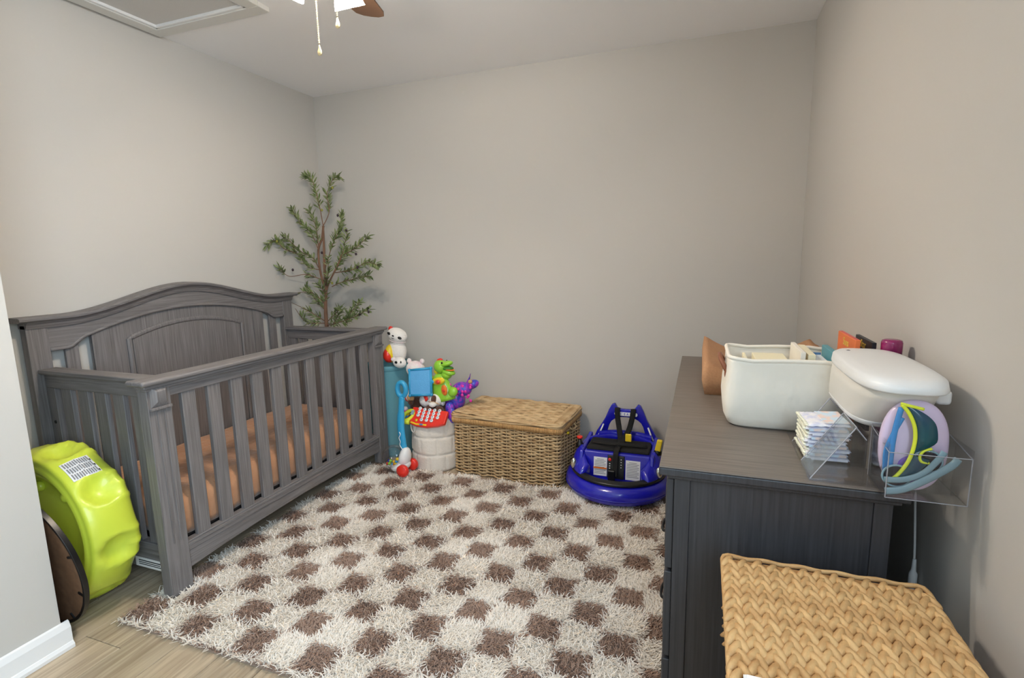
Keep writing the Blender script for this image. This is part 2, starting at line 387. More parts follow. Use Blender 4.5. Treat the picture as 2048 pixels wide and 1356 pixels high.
# ------------------------------------------------------------------ ceiling fan
fx, fy = -1.125, 1.47
t = thing('ceiling_fan', 'ceiling fan with brown blades, lit glass shades and two pull chains', 'ceiling fan', (fx, fy, ZC))
O = t.location
T = lambda x, y, z: Matrix.Translation((x, y, z))
link('canopy', MB().lathe([(.0, 2.44), (.07, 2.44), (.065, 2.40), (.03, 2.385), (0, 2.385)], 24, T(fx, fy, 0)), 'nickel', t, org=O, smooth=True)
link('motor_housing', MB().lathe([(0, 2.385), (.06, 2.385), (.10, 2.35), (.11, 2.30), (.10, 2.25), (.05, 2.235), (.045, 2.19), (.03, 2.18), (0, 2.19)], 32, T(fx, fy, 0)), 'nickel', t, org=O, smooth=True)
for k in range(5):
    a = R_(107+72*k); M = T(fx, fy, 2.245) @ Matrix.Rotation(a, 4, 'Z') @ Matrix.Rotation(R_(9), 4, 'X')
    poly = [(.15, -.035), (.20, -.052), (.38, -.064), (.415, -.055), (.43, -.03), (.433, 0), (.43, .03), (.415, .055), (.38, .064), (.20, .052), (.15, .035)]
    mb = MB().prism(poly, 'z', -.003, .003); mb2 = MB().add(mb.v, mb.f, M)
    b = link('blade', mb2, 'blade', t, org=O, bevel=.001, seg=1)
    link('blade_bracket', MB().add(*(lambda q: (q.v, q.f))(MB().box(.06, .19, -.014, .014, -.009, -.003)), M), 'nickel', b, org=O)
for k, a in enumerate((R_(180+15), R_(-15), R_(90))):
    sx, sy = fx+.085*math.cos(a), fy+.085*math.sin(a)-.02
    M = T(sx, sy, 2.195) @ Matrix.Rotation(a, 4, 'Z') @ Matrix.Rotation(R_(-28), 4, 'Y')
    sh = link('glass_shade', MB().lathe([(.016, .0), (.02, -.012), (.034, -.03), (.044, -.055), (.05, -.078), (.047, -.078), (.041, -.055), (.03, -.03), (.012, -.012)], 24, M, cap=False), 'frost', t, org=O, smooth=True)
    link('bulb', MB().ell((0, 0, 0), (.022, .022, .03)).v and MB().add(*(lambda q: (q.v, q.f))(MB().ell((0, 0, -.032), (.018, .018, .024))), M), 'bulb', sh, org=O, smooth=True)
    link('light_arm', MB().tube([(fx, fy, 2.205), ((fx+sx)/2, (fy+sy)/2, 2.212), (sx, sy, 2.197)], .009, 10), 'nickel', t, org=O, smooth=True)
    pl = bpy.data.lights.new('fan_lamp', 'POINT'); pl.energy = FAN_POWER; pl.color = FAN_COL; pl.shadow_soft_size = .008
    po = bpy.data.objects.new('fan_lamp', pl); COL.objects.link(po); po.parent = t
    po.location = M @ Vector((0, 0, -.066))-Vector(O)
def chain(cx, cy, ztop, zbot, fob):
    mb = MB(); z = ztop
    mb.tube([(cx, cy, ztop), (cx, cy, zbot)], .0008, 5)
    while z > zbot+.004:
        mb.ell((cx, cy, z), (.0022, .0022, .0022), nu=8, nv=5); z -= .0052
    c = link('pull_chain', mb, 'brass', t, org=O, smooth=True)
    f = MB()
    f.lathe([(0, 0), (.0025, -.001), (.003, -.006), (.0075, -.018), (.0085, -.024), (.006, -.030), (0, -.032)], 16, T(cx, cy, zbot+.001), sy=.45)
    link('chain_fob', f, 'brass', c, org=O, smooth=True)
chain(-1.162, 1.45, 2.19, 1.975, 0); chain(-1.087, 1.45, 2.19, 2.043, 0)
# ------------------------------------------------------------------ rug
rx0, rx1, ry0, ry1 = -1.985, -.09, 1.112, 2.652
t = thing('shag_rug', 'cream and taupe checkered shag rug on the plank floor', 'rug', (rx0, ry0, 0))
O = Vector(t.location)
link('backing', MB().box(rx0+.004, rx1-.004, ry0+.004, ry1-.004, .0003, .007), 'backing', t, org=O)
def pile(name, brown, n, L, rad, mt, seed):
    rs = np.random.RandomState(seed)
    x = rs.uniform(rx0+.004, rx1-.004, n); y = rs.uniform(ry0+.004, ry1-.004, n)
    i = np.floor((x-(-1.138-.0655))/.131+1e-6+ .10*np.sin(y*37)*0); j = np.floor((y-(2.182-.0622))/.1245)
    isb = ((i+j) % 2 == 0)
    # the cream pile spills over the edges of the taupe squares
    fx_ = (x-(-1.138-.0655))/.131-i; fy_ = (y-(2.182-.0622))/.1245-j
    edge = np.minimum(np.minimum(fx_, 1-fx_), np.minimum(fy_, 1-fy_))
    keep = isb & (edge > .02) if brown else (~isb | (edge < .035))
    for (a_, b_, c_, d_) in ((-1.95, -1.885, 1.25, 1.37), (-1.95, -1.885, 2.655, 2.78)): keep &= ~((x > a_) & (x < b_) & (y > c_) & (y < d_))
    keep &= ~((x+1.56)**2+(y-2.803)**2 < .158**2)
    x, y = x[keep], y[keep]; n = len(x)
    a = rs.uniform(0, 2*PI, n); ln = L*rs.uniform(.7, 1.2, n); lean = rs.uniform(.55, 1.25, n)
    if brown: lean = rs.uniform(.4, 1.15, n)
    # sweep of neighbouring yarns in a common direction
    ca = np.sin(x*9+y*5)*1.2+np.cos(y*13-x*7)*1.1
    a = np.where(rs.rand(n) < .45, ca, a)
    d = np.stack([np.cos(a), np.sin(a)], 1); h = ln*np.cos(lean); q = ln*np.sin(lean)
    p0 = np.stack([x, y, np.full(n, .006)], 1)
    p1 = p0.copy(); p1[:, :2] += d*(q*.35)[:, None]; p1[:, 2] += h*.62
    curl = rs.uniform(-.5, .5, n)
    p2 = p0.copy(); p2[:, :2] += d*q[:, None]+np.stack([-d[:, 1], d[:, 0]], 1)*(curl*q)[:, None]; p2[:, 2] += h*rs.uniform(.75, 1.05, n)
    side = np.stack([-d[:, 1], d[:, 0], np.zeros(n)], 1); up = np.stack([d[:, 0]*.5, d[:, 1]*.5, np.full(n, .5)], 1)
    V = []
    for P, r in ((p0, rad), (p1, rad), (p2, rad*.45)):
        for k in range(3):
            an = 2*PI*k/3+.5
            V.append(P+side*(r*math.cos(an))+up*(r*math.sin(an))*1.2)
    V = np.stack(V, 1).reshape(-1, 3)-np.array(O)[None]
    base = (np.arange(n)*9)[:, None]
    F = []
    for s_ in (0, 3):
        for k in range(3):
            l = (k+1) % 3; F.append(np.stack([base[:, 0]+s_+k, base[:, 0]+s_+l, base[:, 0]+s_+3+l, base[:, 0]+s_+3+k], 1))
    F = np.stack(F, 1).reshape(-1, 4)
    me = bpy.data.meshes.new(name); me.vertices.add(len(V)); me.vertices.foreach_set('co', V.ravel())
    me.loops.add(F.size); me.loops.foreach_set('vertex_index', F.ravel().astype(np.int32))
    me.polygons.add(len(F)); me.polygons.foreach_set('loop_start', np.arange(0, F.size, 4, dtype=np.int32))
    me.polygons.foreach_set('use_smooth', np.zeros(len(F), dtype=bool))
    me.update(calc_edges=True); me.materials.append(Mt[mt])
    o = bpy.data.objects.new(name, me); COL.objects.link(o); o.parent = t; o['kind'] = 'stuff'; return o
pile('cream_pile', False, 150000, .034, .0024, 'cream', 1)
pile('taupe_pile', True, 150000, .024, .0022, 'taupe', 2)
# ------------------------------------------------------------------ crib
t = thing('crib', 'grey wooden baby crib with arched headboard standing on the rug edge', 'crib', (-2.25, 2.0, 0))
O = t.location
def cp(name, mb, mt='woodz', bevel=.003, parent=None, **k): return link(name, mb, mt, parent or t, org=O, bevel=bevel, **k)
FX = -1.893; YA0, YA1, YC0, YC1 = 1.265, 1.355, 2.672, 2.762
def fleg(y0, y1):
    mb = MB().box(FX-.05, FX, y0, y1, .015, .862)
    l = cp('leg', mb)
    for k in range(2):
        yy = y0+.030+k*.028
        cp('reeding', MB().box(FX-.001, FX+.0025, yy, yy+.007, .23, .76), 'woodz', .0015, parent=l)
    # pyramid block at the top
    b = MB(); b.hexa([(FX, y0+.01, .775), (FX, y1-.01, .775), (FX, y1-.01, .858), (FX, y0+.01, .858)], [(FX+.016, y0+.028, .80), (FX+.016, y1-.028, .80), (FX+.016, y1-.028, .838), (FX+.016, y0+.028, .838)])
    b.box(FX, FX+.012, y0+.004, y1-.004, .768, .778)
    cp('rosette_block', b, 'woodz', .002, parent=l)
fleg(YA0, YA1); fleg(YC0, YC1)
cp('top_rail', MB().box(FX-.04, FX-.008, YA1, YC0, .805, .866), 'woody')
cp('rail_moulding', MB().box(FX-.045, FX+.012, YA0-.012, YC1+.012, .852, .866).box(FX-.045, FX+.006, YA0-.006, YC1+.006, .843, .853), 'woody', .004)
cp('rail_cap', MB().box(FX-.065, FX+.028, YA0-.03, YC1+.03, .866, .886), 'woody', .009, seg=4)
br = cp('bottom_rail', MB().prism([(YA1, .092), (YA1, .205), (YC0, .205), (YC0, .092), (2.5, .103), (2.3, .112), (2.01, .118), (1.7, .112), (1.5, .103)], 'x', FX-.04, FX-.008), 'woody')
cp('rail_bead', MB().box(FX-.01, FX-.001, YA1, YC0, .186, .196).box(FX-.012, FX-.004, YA1, YC0, .166, .186), 'woody', .002)
for k in range(11):
    y0 = 1.409+.1148*k
    cp('slat', MB().box(FX-.034, FX-.014, y0, y0+.06, .20, .81), 'woodz', .003)
# headboard against the wall
HX = -2.555; HB = -2.592; HY0, HY1, HC = 1.268, 2.722, 1.995
def topz(y):
    s = abs(y-HC)
    if s > .59: return 1.083
    q = s/.59
    return 1.083+.107*(1-(3*q*q-2*q**3))**1.0
def botz(y):
    s = abs(y-HC)
    if s > .585: return .952
    if s > .50: q = (.585-s)/.085; return .952+.043*(3*q*q-2*q**3)
    q = s/.50
    return .995+.085*(1-q*q)
ys = [HY0+(HY1-HY0)*i/60 for i in range(61)]
yi = [y for y in ys if HC-.655 <= y <= HC+.655]
cp('top_board', MB().band([(y, topz(y)-.012) for y in yi], [(y, botz(y)) for y in yi], 'x', HB, HX-.004), 'woody', 0)
cp('board_bead', MB().sweep([(HX-.004, y, botz(y)+.006) for y in [HC-.65+1.3*i/80 for i in range(81)]], [(-.004, -.006), (.004, -.006), (.006, 0), (.004, .008), (-.004, .008)], side=(1, 0, 0)), 'woody', 0, smooth=True)
yc = [HY0-.03+(HY1-HY0+.06)*i/90 for i in range(91)]
cp('headboard_cap', MB().sweep([(HX, y, topz(y)) for y in yc], [(-.05, -.002), (.022, -.002), (.032, .004), (.034, .012), (.026, .018), (-.04, .020), (-.052, .012)], side=(1, 0, 0)), 'woody', 0, smooth=False)
cp('cap_moulding', MB().sweep([(HX, y, topz(y)-.014) for y in ys], [(-.044, -.014), (.004, -.016), (.009, -.006), (.012, .002), (.022, .012), (-.044, .012)], side=(1, 0, 0)), 'woody', 0)
for y0 in (HY0, HY1-.077):
    cp('headboard_post', MB().box(HB, HX, y0, y0+.077, .015, 1.07), 'woodz')
for y0 in (HC-.592, HC+.540):
    cp('headboard_slat', MB().box(HB+.01, HX-.012, y0, y0+.052, .20, .985), 'woodz', .002)
yp = [HC-.485+.97*i/40 for i in range(41)]
pn = cp('headboard_panel', MB().band([(y, botz(y)+.003) for y in yp], [(y, .2) for y in yp], 'x', HB+.008, HX-.014), 'woodz', 0)
for q_ in (yp[:4], yp[-4:]): cp('panel_stile', MB().band([(y, botz(y)+.003) for y in q_], [(y, .2) for y in q_], 'x', HX-.016, HX-.009), 'woodz', 0, parent=pn)
ya = [HC-.325+.65*i/40 for i in range(41)]
az = lambda y: .955+.058*(1-((y-HC)/.325)**2)
path = [(HX-.012, HC-.325, .25)]+[(HX-.012, y, az(y)) for y in ya]+[(HX-.012, HC+.325, .25)]
cp('panel_moulding', MB().sweep(path, [(-.004, -.010), (.006, -.010), (.010, -.004), (.010, .004), (.004, .012), (-.004, .012)], side=(1, 0, 0)), 'woodz', 0, parent=pn)
cp('raised_field', MB().band([(y, az(y)-.012) for y in ya[1:-1]], [(y, .25) for y in ya[1:-1]], 'x', HX-.016, HX-.008), 'woodz', 0, parent=pn)
cp('headboard_rail', MB().box(HB+.004, HX-.004, HY0+.077, HY1-.077, .10, .20), 'woody')
# end frames
def endframe(y0, y1):
    e = cp('end_rail', MB().box(HX, FX-.05, y0+.006, y1-.006, .806, .866), 'woodx')
    cp('end_rail_cap', MB().box(HX, FX-.062, y0-.014, y1+.010, .866, .884), 'woodx', .004)
    cp('end_bottom_rail', MB().box(HX, FX-.05, y0+.004, y1-.004, .085, .20), 'woodx')
    cp('end_stile', MB().box(HX, HX+.055, y0+.006, y1-.006, .2, .806), 'woodz')
    for k in range(5):
        xx = -2.472+.1045*k
        cp('end_slat', MB().box(xx, xx+.062, y0+.012, y1-.012, .195, .81), 'woodz')
    return e
endframe(1.30, 1.345); endframe(2.66, 2.70)
for z in (.66, .3): cp('bolt', MB().lathe([(0, 0), (.007, 0), (.006, .003), (0, .004)], 12, T(HX+.03, 1.306, z) @ Matrix.Rotation(PI/2, 4, 'X')), 'black', 0, smooth=True)
lb = cp('warning_sticker', MB().box(-2.14, -1.975, 1.3015, 1.3035, .088, .128), 'label', 0, label='white warning sticker')
cp('sticker_text', MB().box(-2.12, -1.99, 1.3005, 1.3014, .115, .119).box(-2.12, -2.0, 1.3005, 1.3014, .107, .110).box(-2.12, -1.99, 1.3005, 1.3014, .099, .102), 'inkd', 0, parent=lb)
cp('mattress_support', MB().box(HX+.005, FX-.052, 1.352, 2.655, .185, .207), 'black', .003)
# mattress with fitted sheet
t = thing('crib_mattress', 'crib mattress in a peach fitted sheet inside the grey crib', 'mattress', (-2.24, 2.0, .208))
mb = MB(); nx, ny = 22, 44; x0, x1, y0, y1, z0, z1 = HX+.01, FX-.047, 1.353, 2.652, .208, .385
V = []; rs = random.Random(5)
def mz(u, v):
    e = min(u, 1-u, (v)*2, (1-v)*2); k = min(1, e/.10)
    return z1-.03*(1-k)**2+.006*math.sin(v*19+u*5)*math.sin(u*11)
F = []
for i in range(nx+1):
    for j in range(ny+1):
        V.append((x0+(x1-x0)*i/nx, y0+(y1-y0)*j/ny, mz(i/nx, j/ny)))
for i in range(nx):
    for j in range(ny): a = i*(ny+1)+j; F.append((a, a+ny+1, a+ny+2, a+1))
ring = [(i, 0) for i in range(nx)]+[(nx, j) for j in range(ny)]+[(i, ny) for i in range(nx, 0, -1)]+[(0, j) for j in range(ny, 0, -1)]
base = len(V); n = len(ring)
for lv, (zz, ins) in enumerate(((.30, -.004), (.24, -.002), (.208, .012))):
    for q, (i, j) in enumerate(ring):
        cx, cy = x0+(x1-x0)*i/nx, y0+(y1-y0)*j/ny
        w_ = .003*math.sin(q*1.9+lv)
        V.append((min(max(cx, x0+ins+w_), x1-ins-w_), min(max(cy, y0+ins+w_), y1-ins-w_), zz))
top = [i*(ny+1)+j for i, j in ring]
for q in range(n):
    r_ = (q+1) % n; F.append((top[q], top[r_], base+r_, base+q))
    for lv in range(2): F.append((base+lv*n+q, base+lv*n+r_, base+(lv+1)*n+r_, base+(lv+1)*n+q))
F.append(tuple(base+2*n+q for q in range(n)))
mb.add(V, F); link('fitted_sheet', mb, 'sheet', t, org=t.location, smooth=True)
# ------------------------------------------------------------------ lime tub and round mirror beside the crib
def place(mb, M): q = MB(); q.add(mb.v, mb.f, M); return q
tc_, tR = Vector((-2.278, 1.158, .325)), .300
t = thing('play_tub', 'round lime green plastic tub with dimpled rim lying on edge beside the crib', 'tub', (tc_.x, tc_.y, 0))
prof = [(0, .055), (.10, .055), (.185, .052), (.196, .035), (.205, .018), (.214, .014), (.222, .016), (.232, .004), (.244, -.002), (.254, .002), (.262, .006), (.272, .004), (.280, .012), (.287, .03), (.292, .05), (.297, .075), (.300, .10), (.298, .122), (.290, .14), (.276, .152), (.255, .157), (.12, .158), (0, .158)]
NT = 192; V = []; F = []
for i, (r, y) in enumerate(prof):
    for k in range(NT):
        a = 2*PI*k/NT; rr = r
        if r > .25 and y > .01:
            for c in range(8):
                ca = 2*PI*c/8-.17; da = (a-ca+PI) % (2*PI)-PI
                q = (da*.3/.060)**2+((y-.074)/.050)**2
                if q < 1: rr -= .036*(1-q)**.75
                elif q < 1.45: rr += .004*(1-abs(q-1.22)/.23)
                # ribs on the far edge between the dimples
                db = da
                if abs(db) < .22 and y > .12: rr += .007*max(0, math.sin((db+.22)/.44*PI*5))
            rr -= .008*(1-math.cos(8*(a+.17)))*max(0, (y-.06)/.1) if r > .25 else 0
        V.append((rr*1.045*math.cos(a), y*1.12-.088, rr*1.045*math.sin(a)))
for i in range(len(prof)-1):
    for k in range(NT):
        l = (k+1) % NT; F.append((i*NT+k, i*NT+l, (i+1)*NT+l, (i+1)*NT+k))
lz = 0
Mw = Matrix.Translation((0, 0, tc_.z)) @ Matrix.Rotation(lz, 4, 'X')
mb = MB().add(V, F, Mw)
link('tub_shell', mb, 'lime', t, smooth=True)
for a in (.95, 1.9, 2.9, 3.9): link('moulded_knob', place(MB().ell((.165*math.cos(a), -.036, .165*math.sin(a)), (.020, .016, .020)), Mw), 'lime', t, smooth=True)
# label that follows the rim
def onrim(a, y, off=.0015):
    r = np.interp(y, [p[1] for p in prof[12:18]], [p[0] for p in prof[12:18]])+off
    r -= .008*(1-math.cos(8*(a+.17)))*max(0, (y-.06)/.1)
    return Mw @ Vector((r*1.045*math.cos(a), y*1.12-.088, r*1.045*math.sin(a)))
def rimpatch(a0, a1, y0, y1, off, n=8, tilt=0):
    v = []; f = []
    for i in range(n+1):
        for j in range(3):
            v.append(onrim(a0+(a1-a0)*i/n, y0+(y1-y0)*j/2, off))
    for i in range(n):
        for j in range(2): f.append((i*3+j, i*3+3+j, i*3+4+j, i*3+1+j))
    return v, f
q = MB(); v, f = rimpatch(.82, 1.12, .024, .104, .0026); v2, _ = rimpatch(.82, 1.12, .024, .104, .0008)
q.add(v, f); q.add(v2, f); lab = link('warning_label', q, 'label', t, label='white paper label with rows of grey print')
q = MB()
for c in range(3):
    for r_ in range(11):
        b0 = .832+.094*c+(.0 if r_ % 5 else .01); y_ = .028+r_*.0066
        v, f = rimpatch(b0, b0+.076, y_, y_+.003, .0040, 3); q.add(v, f)
link('label_print', q, 'ink', lab)
q = MB()
for c in range(3): v, f = rimpatch(.832+.094*c, .86+.094*c, .097, .101, .0046, 3); q.add(v, f)
link('label_heading', q, 'inkd', lab)
t = thing('round_mirror', 'round black-rimmed mirror with brown hardboard back leaning by the partition', 'mirror', (-2.222, 1.050, 0))
mR = .270
Mm = Matrix.Translation((0, 0, 0)) @ Matrix.Rotation(R_(7.5), 4, 'X') @ Matrix.Translation((0, 0, mR)) @ Matrix.Rotation(PI/2, 4, 'X')
link('frame', place(MB().lathe([(mR-.012, -.009), (mR, -.009), (mR, .008), (mR-.010, .008), (mR-.012, .004)], 96, cap=False), Mm), 'blackp', t, bevel=.0015)
link('back_board', place(MB().lathe([(0, -.004), (mR-.012, -.004), (mR-.012, .004), (0, .004)], 96), Mm), 'mdf', t)
link('mirror_face', place(MB().lathe([(0, -.009), (mR-.013, -.009), (mR-.013, -.0045), (0, -.0045)], 64), Mm), 'chrome', t)
for k in range(10):
    a = 2*PI*k/10+.25
    link('clip', place(MB().box(mR-.034, mR-.010, -.004, .004, .004, .008, Matrix.Rotation(a, 4, 'Z')), Mm), 'blackp', t)
# ------------------------------------------------------------------ faux olive tree
BR = [[(-2.434, 2.9, .879), (-2.416, 2.9, 1.131), (-2.414, 2.9, 1.254), (-2.398, 2.9, 1.537)], [(-2.426, 2.9, 1.131), (-2.456, 2.905, 1.238), (-2.462, 2.91, 1.378), (-2.428, 2.915, 1.458), (-2.414, 2.92, 1.539)],
 [(-2.398, 2.9, 1.537), (-2.35, 2.912, 1.631), (-2.369, 2.925, 1.743), (-2.322, 2.938, 1.836), (-2.291, 2.95, 1.851)], [(-2.398, 2.9, 1.537), (-2.414, 2.89, 1.695), (-2.442, 2.88, 1.829), (-2.48, 2.87, 1.861)],
 [(-2.453, 2.9, 1.378), (-2.489, 2.883, 1.492), (-2.559, 2.867, 1.558), (-2.606, 2.85, 1.655)], [(-2.456, 2.9, 1.247), (-2.483, 2.87, 1.329), (-2.535, 2.84, 1.363), (-2.612, 2.81, 1.445), (-2.633, 2.78, 1.461)],
 [(-2.59, 2.9, 1.348), (-2.675, 2.827, 1.391), (-2.671, 2.753, 1.446), (-2.674, 2.68, 1.413)], [(-2.456, 2.9, 1.247), (-2.523, 2.873, 1.265), (-2.565, 2.847, 1.331), (-2.604, 2.82, 1.413)],
 [(-2.452, 2.9, 1.181), (-2.514, 2.833, 1.217), (-2.597, 2.767, 1.208), (-2.61, 2.7, 1.262)], [(-2.416, 2.9, 1.238), (-2.339, 2.913, 1.423), (-2.282, 2.927, 1.518), (-2.275, 2.94, 1.613)],
 [(-2.382, 2.9, 1.164), (-2.302, 2.9, 1.277), (-2.256, 2.9, 1.357), (-2.205, 2.9, 1.498)], [(-2.257, 2.9, 1.341), (-2.128, 2.875, 1.385), (-2.021, 2.85, 1.451)], [(-2.327, 2.9, 1.225), (-2.162, 2.867, 1.244), (-2.021, 2.833, 1.29), (-1.909, 2.8, 1.266)],
 [(-2.365, 2.9, 1.131), (-2.28, 2.91, 1.163), (-2.168, 2.92, 1.186), (-2.078, 2.93, 1.201)], [(-2.416, 2.9, 1.131), (-2.355, 2.86, 1.214), (-2.312, 2.82, 1.326)], [(-2.427, 2.9, 1.006), (-2.489, 2.85, 1.092), (-2.578, 2.8, 1.096)],
 [(-2.431, 2.9, .964), (-2.516, 2.9, 1.047), (-2.582, 2.9, 1.122)], [(-2.448, 2.9, .896), (-2.533, 2.85, .967), (-2.627, 2.8, 1.029)], [(-2.417, 2.9, .896), (-2.309, 2.875, .968), (-2.278, 2.85, .988)], [(-2.278, 2.9, .866), (-2.193, 2.85, .956), (-2.073, 2.8, 1.035)],
 [(-2.45, 2.9, .879), (-2.561, 2.85, .891), (-2.6, 2.8, .988)], [(-2.436, 2.9, .862), (-2.279, 2.853, .897), (-2.142, 2.83, .938), (-2.019, 2.82, .992)], [(-2.427, 2.9, 1.006), (-2.409, 2.875, 1.091), (-2.433, 2.85, 1.15)], [(-2.379, 2.9, .863), (-2.309, 2.9, .966)],
 [(-2.453, 2.9, 1.378), (-2.453, 2.9, 1.491), (-2.474, 2.9, 1.58), (-2.508, 2.9, 1.646)]]
t = thing('faux_olive_tree', 'slender artificial olive tree in the corner behind the crib', 'tree', (-2.42, 2.97, 0))
O = t.location
def keepin(p):   # branches that would cross the left wall bend forward instead
    x, y, z = p
    lim = -2.575
    if x < lim: k = lim/x; x, y, z = lim, y*k, 1.3+(z-1.3)*k
    return Vector((x, min(y, 3.1), z))
link('pot', MB().lathe([(0, 0), (.085, 0), (.11, .02), (.125, .20), (.13, .215), (.12, .215), (.112, .19), (0, .19)], 32, T(*O)), 'pot', t, org=O, smooth=True)
trunk = MB()
trunk.tube(bez([(-2.425, 2.965, .17), (-2.43, 2.93, .5), (-2.434, 2.9, .879), (-2.416, 2.9, 1.131), (-2.414, 2.9, 1.254), (-2.398, 2.9, 1.537)], 5), [.013]*12+[.011]*6+[.009]*5+[.007, .006, .005], 9)
trunk.tube(bez(BR[1], 5), .0075, 8)
trunk.tube(bez([(-2.412, 2.9, 1.10), (-2.382, 2.9, 1.164), (-2.302, 2.9, 1.277), (-2.256, 2.9, 1.357)], 5), .006, 8)
link('trunk', trunk, 'bark', t, org=O, smooth=True)
rb = random.Random(11)
def leaf(mb, p, d, L, wd, roll):
    d = d.normalized(); s_ = d.cross(Vector((0, 0, 1)))
    if s_.length < .05: s_ = Vector((1, 0, 0))
    s_.normalize(); s_ = Matrix.Rotation(roll, 3, d) @ s_; n_ = s_.cross(d)
    P = [p, p+d*L*.35+s_*wd+n_*.002, p+d*L*.75+s_*wd*.75-n_*.001, p+d*L-n_*.004, p+d*L*.75-s_*wd*.75-n_*.001, p+d*L*.35-s_*wd+n_*.002, p+d*L*.5-n_*wd*.4]
    mb.add(P, [(0, 1, 6), (1, 2, 6), (2, 3, 6), (3, 4, 6), (4, 5, 6), (5, 0, 6)])
for bi, B_ in enumerate(BR):
    if bi in (0, 1): continue
    pts = bez([keepin(p) for p in B_], 6); N = len(pts)
    br_ = link('branch', MB().tube(pts, [.0032*(1-.65*i/N) for i in range(N)], 6), 'bark', t, org=O, smooth=True)
    lm = MB(); tot = sum((pts[i+1]-pts[i]).length for i in range(N-1)); s0 = .02; acc = 0
    nleaf = max(8, int(tot/.0052)); st = .22 if bi in (2, 3, 9, 10, 4) else .12
    for k in range(nleaf):
        u = st+(1-st)*k/(nleaf-1) if nleaf > 1 else 1
        fi = u*(N-1); i = min(int(fi), N-2); p = pts[i].lerp(pts[i+1], fi-i); tg = (pts[i+1]-pts[i]).normalized()
        side = Vector((rb.gauss(0, 1), rb.gauss(0, 1)*.8, rb.gauss(0, 1))); side -= tg*side.dot(tg); side.normalize()
        d = tg*.75+side*rb.uniform(.5, 1.0)+Vector((0, 0, .05))
        L = rb.uniform(.030, .066)*(1 if u < .9 else .85)
        e = p+d.normalized()*L
        if e.x < XL+.006 or e.y > YB-.006: continue
        if (e.y < 2.81 or p.y < 2.81) and min(e.z, p.z) < (1.22 if min(e.x, p.x) < -2.48 else .92): continue
        leaf(lm, p, d, L, rb.uniform(.0050, .0078), rb.uniform(-1.2, 1.2))
    link('leaves', lm, 'leaf', br_, org=O, kind='stuff')
for (x, y, z, m_) in [(-2.66, 2.75, 1.44, 0), (-2.31, 2.91, 1.78, 0), (-2.40, 2.90, 1.64, 0), (-2.205, 2.885, 1.50, 1), (-2.115, 2.85, 1.345, 1), (-2.095, 2.83, 1.26, 1), (-2.01, 2.8, .975, 1), (-2.10, 2.83, .955, 1), (-2.575, 2.78, 1.25, 1), (-2.275, 2.9, 1.60, 1), (-2.41, 2.88, 1.36, 1), (-2.36, 2.9, 1.155, 0)]:
    p = keepin((x, y, z)); link('olive', MB().ell(p-Vector(O), (.0075, .0075, .0095), nu=12, nv=8), 'olive' if m_ else 'oliveg', t, smooth=True)
# ------------------------------------------------------------------ teal hamper and toys in the corner
t = thing('teal_hamper', 'tall teal fabric hamper behind the crib end', 'hamper', (-1.975, 2.945, 0))
link('body', MB().lathe([(0, 0), (.15, 0), (.153, .02), (.150, .25), (.153, .45), (.150, .60), (.152, .615), (.146, .618), (.142, .60), (.142, .56), (0, .56)], 48), 'teal', t, smooth=True)
link('rim_band', MB().lathe([(.150, .585), (.1545, .588), (.1545, .614), (.149, .618)], 48, cap=False), 'teal', t, smooth=True)
t = thing('toy_tower', 'orange and red stacking toy with yellow base behind the crib slats', 'toy', (-2.36, 2.80, 0))
for (z0, z1, r0, m_, nm) in ((0, .40, .05, 'yellow', 'yellow_drum'), (.40, .50, .046, 'red', 'red_block'), (.50, .60, .042, 'orange', 'orange_block')):
    link(nm, MB().lathe([(0, z0), (r0-.004, z0), (r0, z0+.006), (r0, z1-.008), (r0-.006, z1), (0, z1)], 24), m_, t, smooth=True)
def group_ell(name, specs, mt, parent, org=None, e=1.0):
    mb = MB()
    for s_ in specs: mb.ell(s_[0], s_[1], s_[2] if len(s_) > 2 else None, e=e)
    return link(name, mb, mt, parent, smooth=True, org=org)
# white bear-faced plush with a small one beside it
t = thing('panda_plush', 'white plush panda with black eye patches on the teal hamper', 'stuffed toy', (-1.875, 2.90, .60))
link('body', MB().ell((0, 0, .105), (.062, .055, .085)).ell((.03, -.02, .05), (.03, .03, .03)), 'plush', t, smooth=True)
hd = link('head', MB().ell((.012, -.012, .215), (.070, .055, .048), (0, R_(18), 0)), 'plush', t, smooth=True)
link('collar', MB().tube([(.012+.052*math.cos(a), -.012+.045*math.sin(a), .178-.010*math.cos(a)) for a in [2*PI*k/28 for k in range(28)]], .0028, 6, closed=True), 'pinkpl', hd, smooth=True)
link('eye_patch', MB().ell((-.018, -.058, .232), (.015, .008, .009), (0, .5, 0)), 'black', hd, smooth=True)
link('eye_patch', MB().ell((.052, -.052, .205), (.018, .008, .009), (0, .35, 0)), 'black', hd, smooth=True)
link('nose', MB().ell((.015, -.067, .219), (.008, .005, .005), (0, .4, 0)), 'blackp', hd, smooth=True)
link('mouth', MB().tube(bez([(.005, -.066, .207), (.012, -.069, .202), (.022, -.066, .203)], 4), .0016, 6), 'blackp', hd, smooth=True)
link('ear', MB().ell((-.035, -.01, .256), (.018, .012, .018)), 'red', hd, smooth=True, label='red ear')
link('belly_patch', MB().ell((-.034, -.022, .095), (.040, .052, .062)), 'yellow', t, smooth=True, label='yellow ring around the belly patch')
link('belly_centre', MB().ell((-.042, -.032, .085), (.038, .052, .052)), 'red', t, smooth=True, label='red belly patch')
t = thing('small_panda_plush', 'small white plush head with black eyes beside the larger panda', 'stuffed toy', (-1.80, 2.80, .615))
link('head', MB().ell((0, 0, .04), (.046, .034, .036), (0, .2, 0)), 'plush', t, smooth=True)
link('eye', MB().ell((-.004, -.034, .046), (.010, .004, .009)), 'blackp', t, smooth=True)
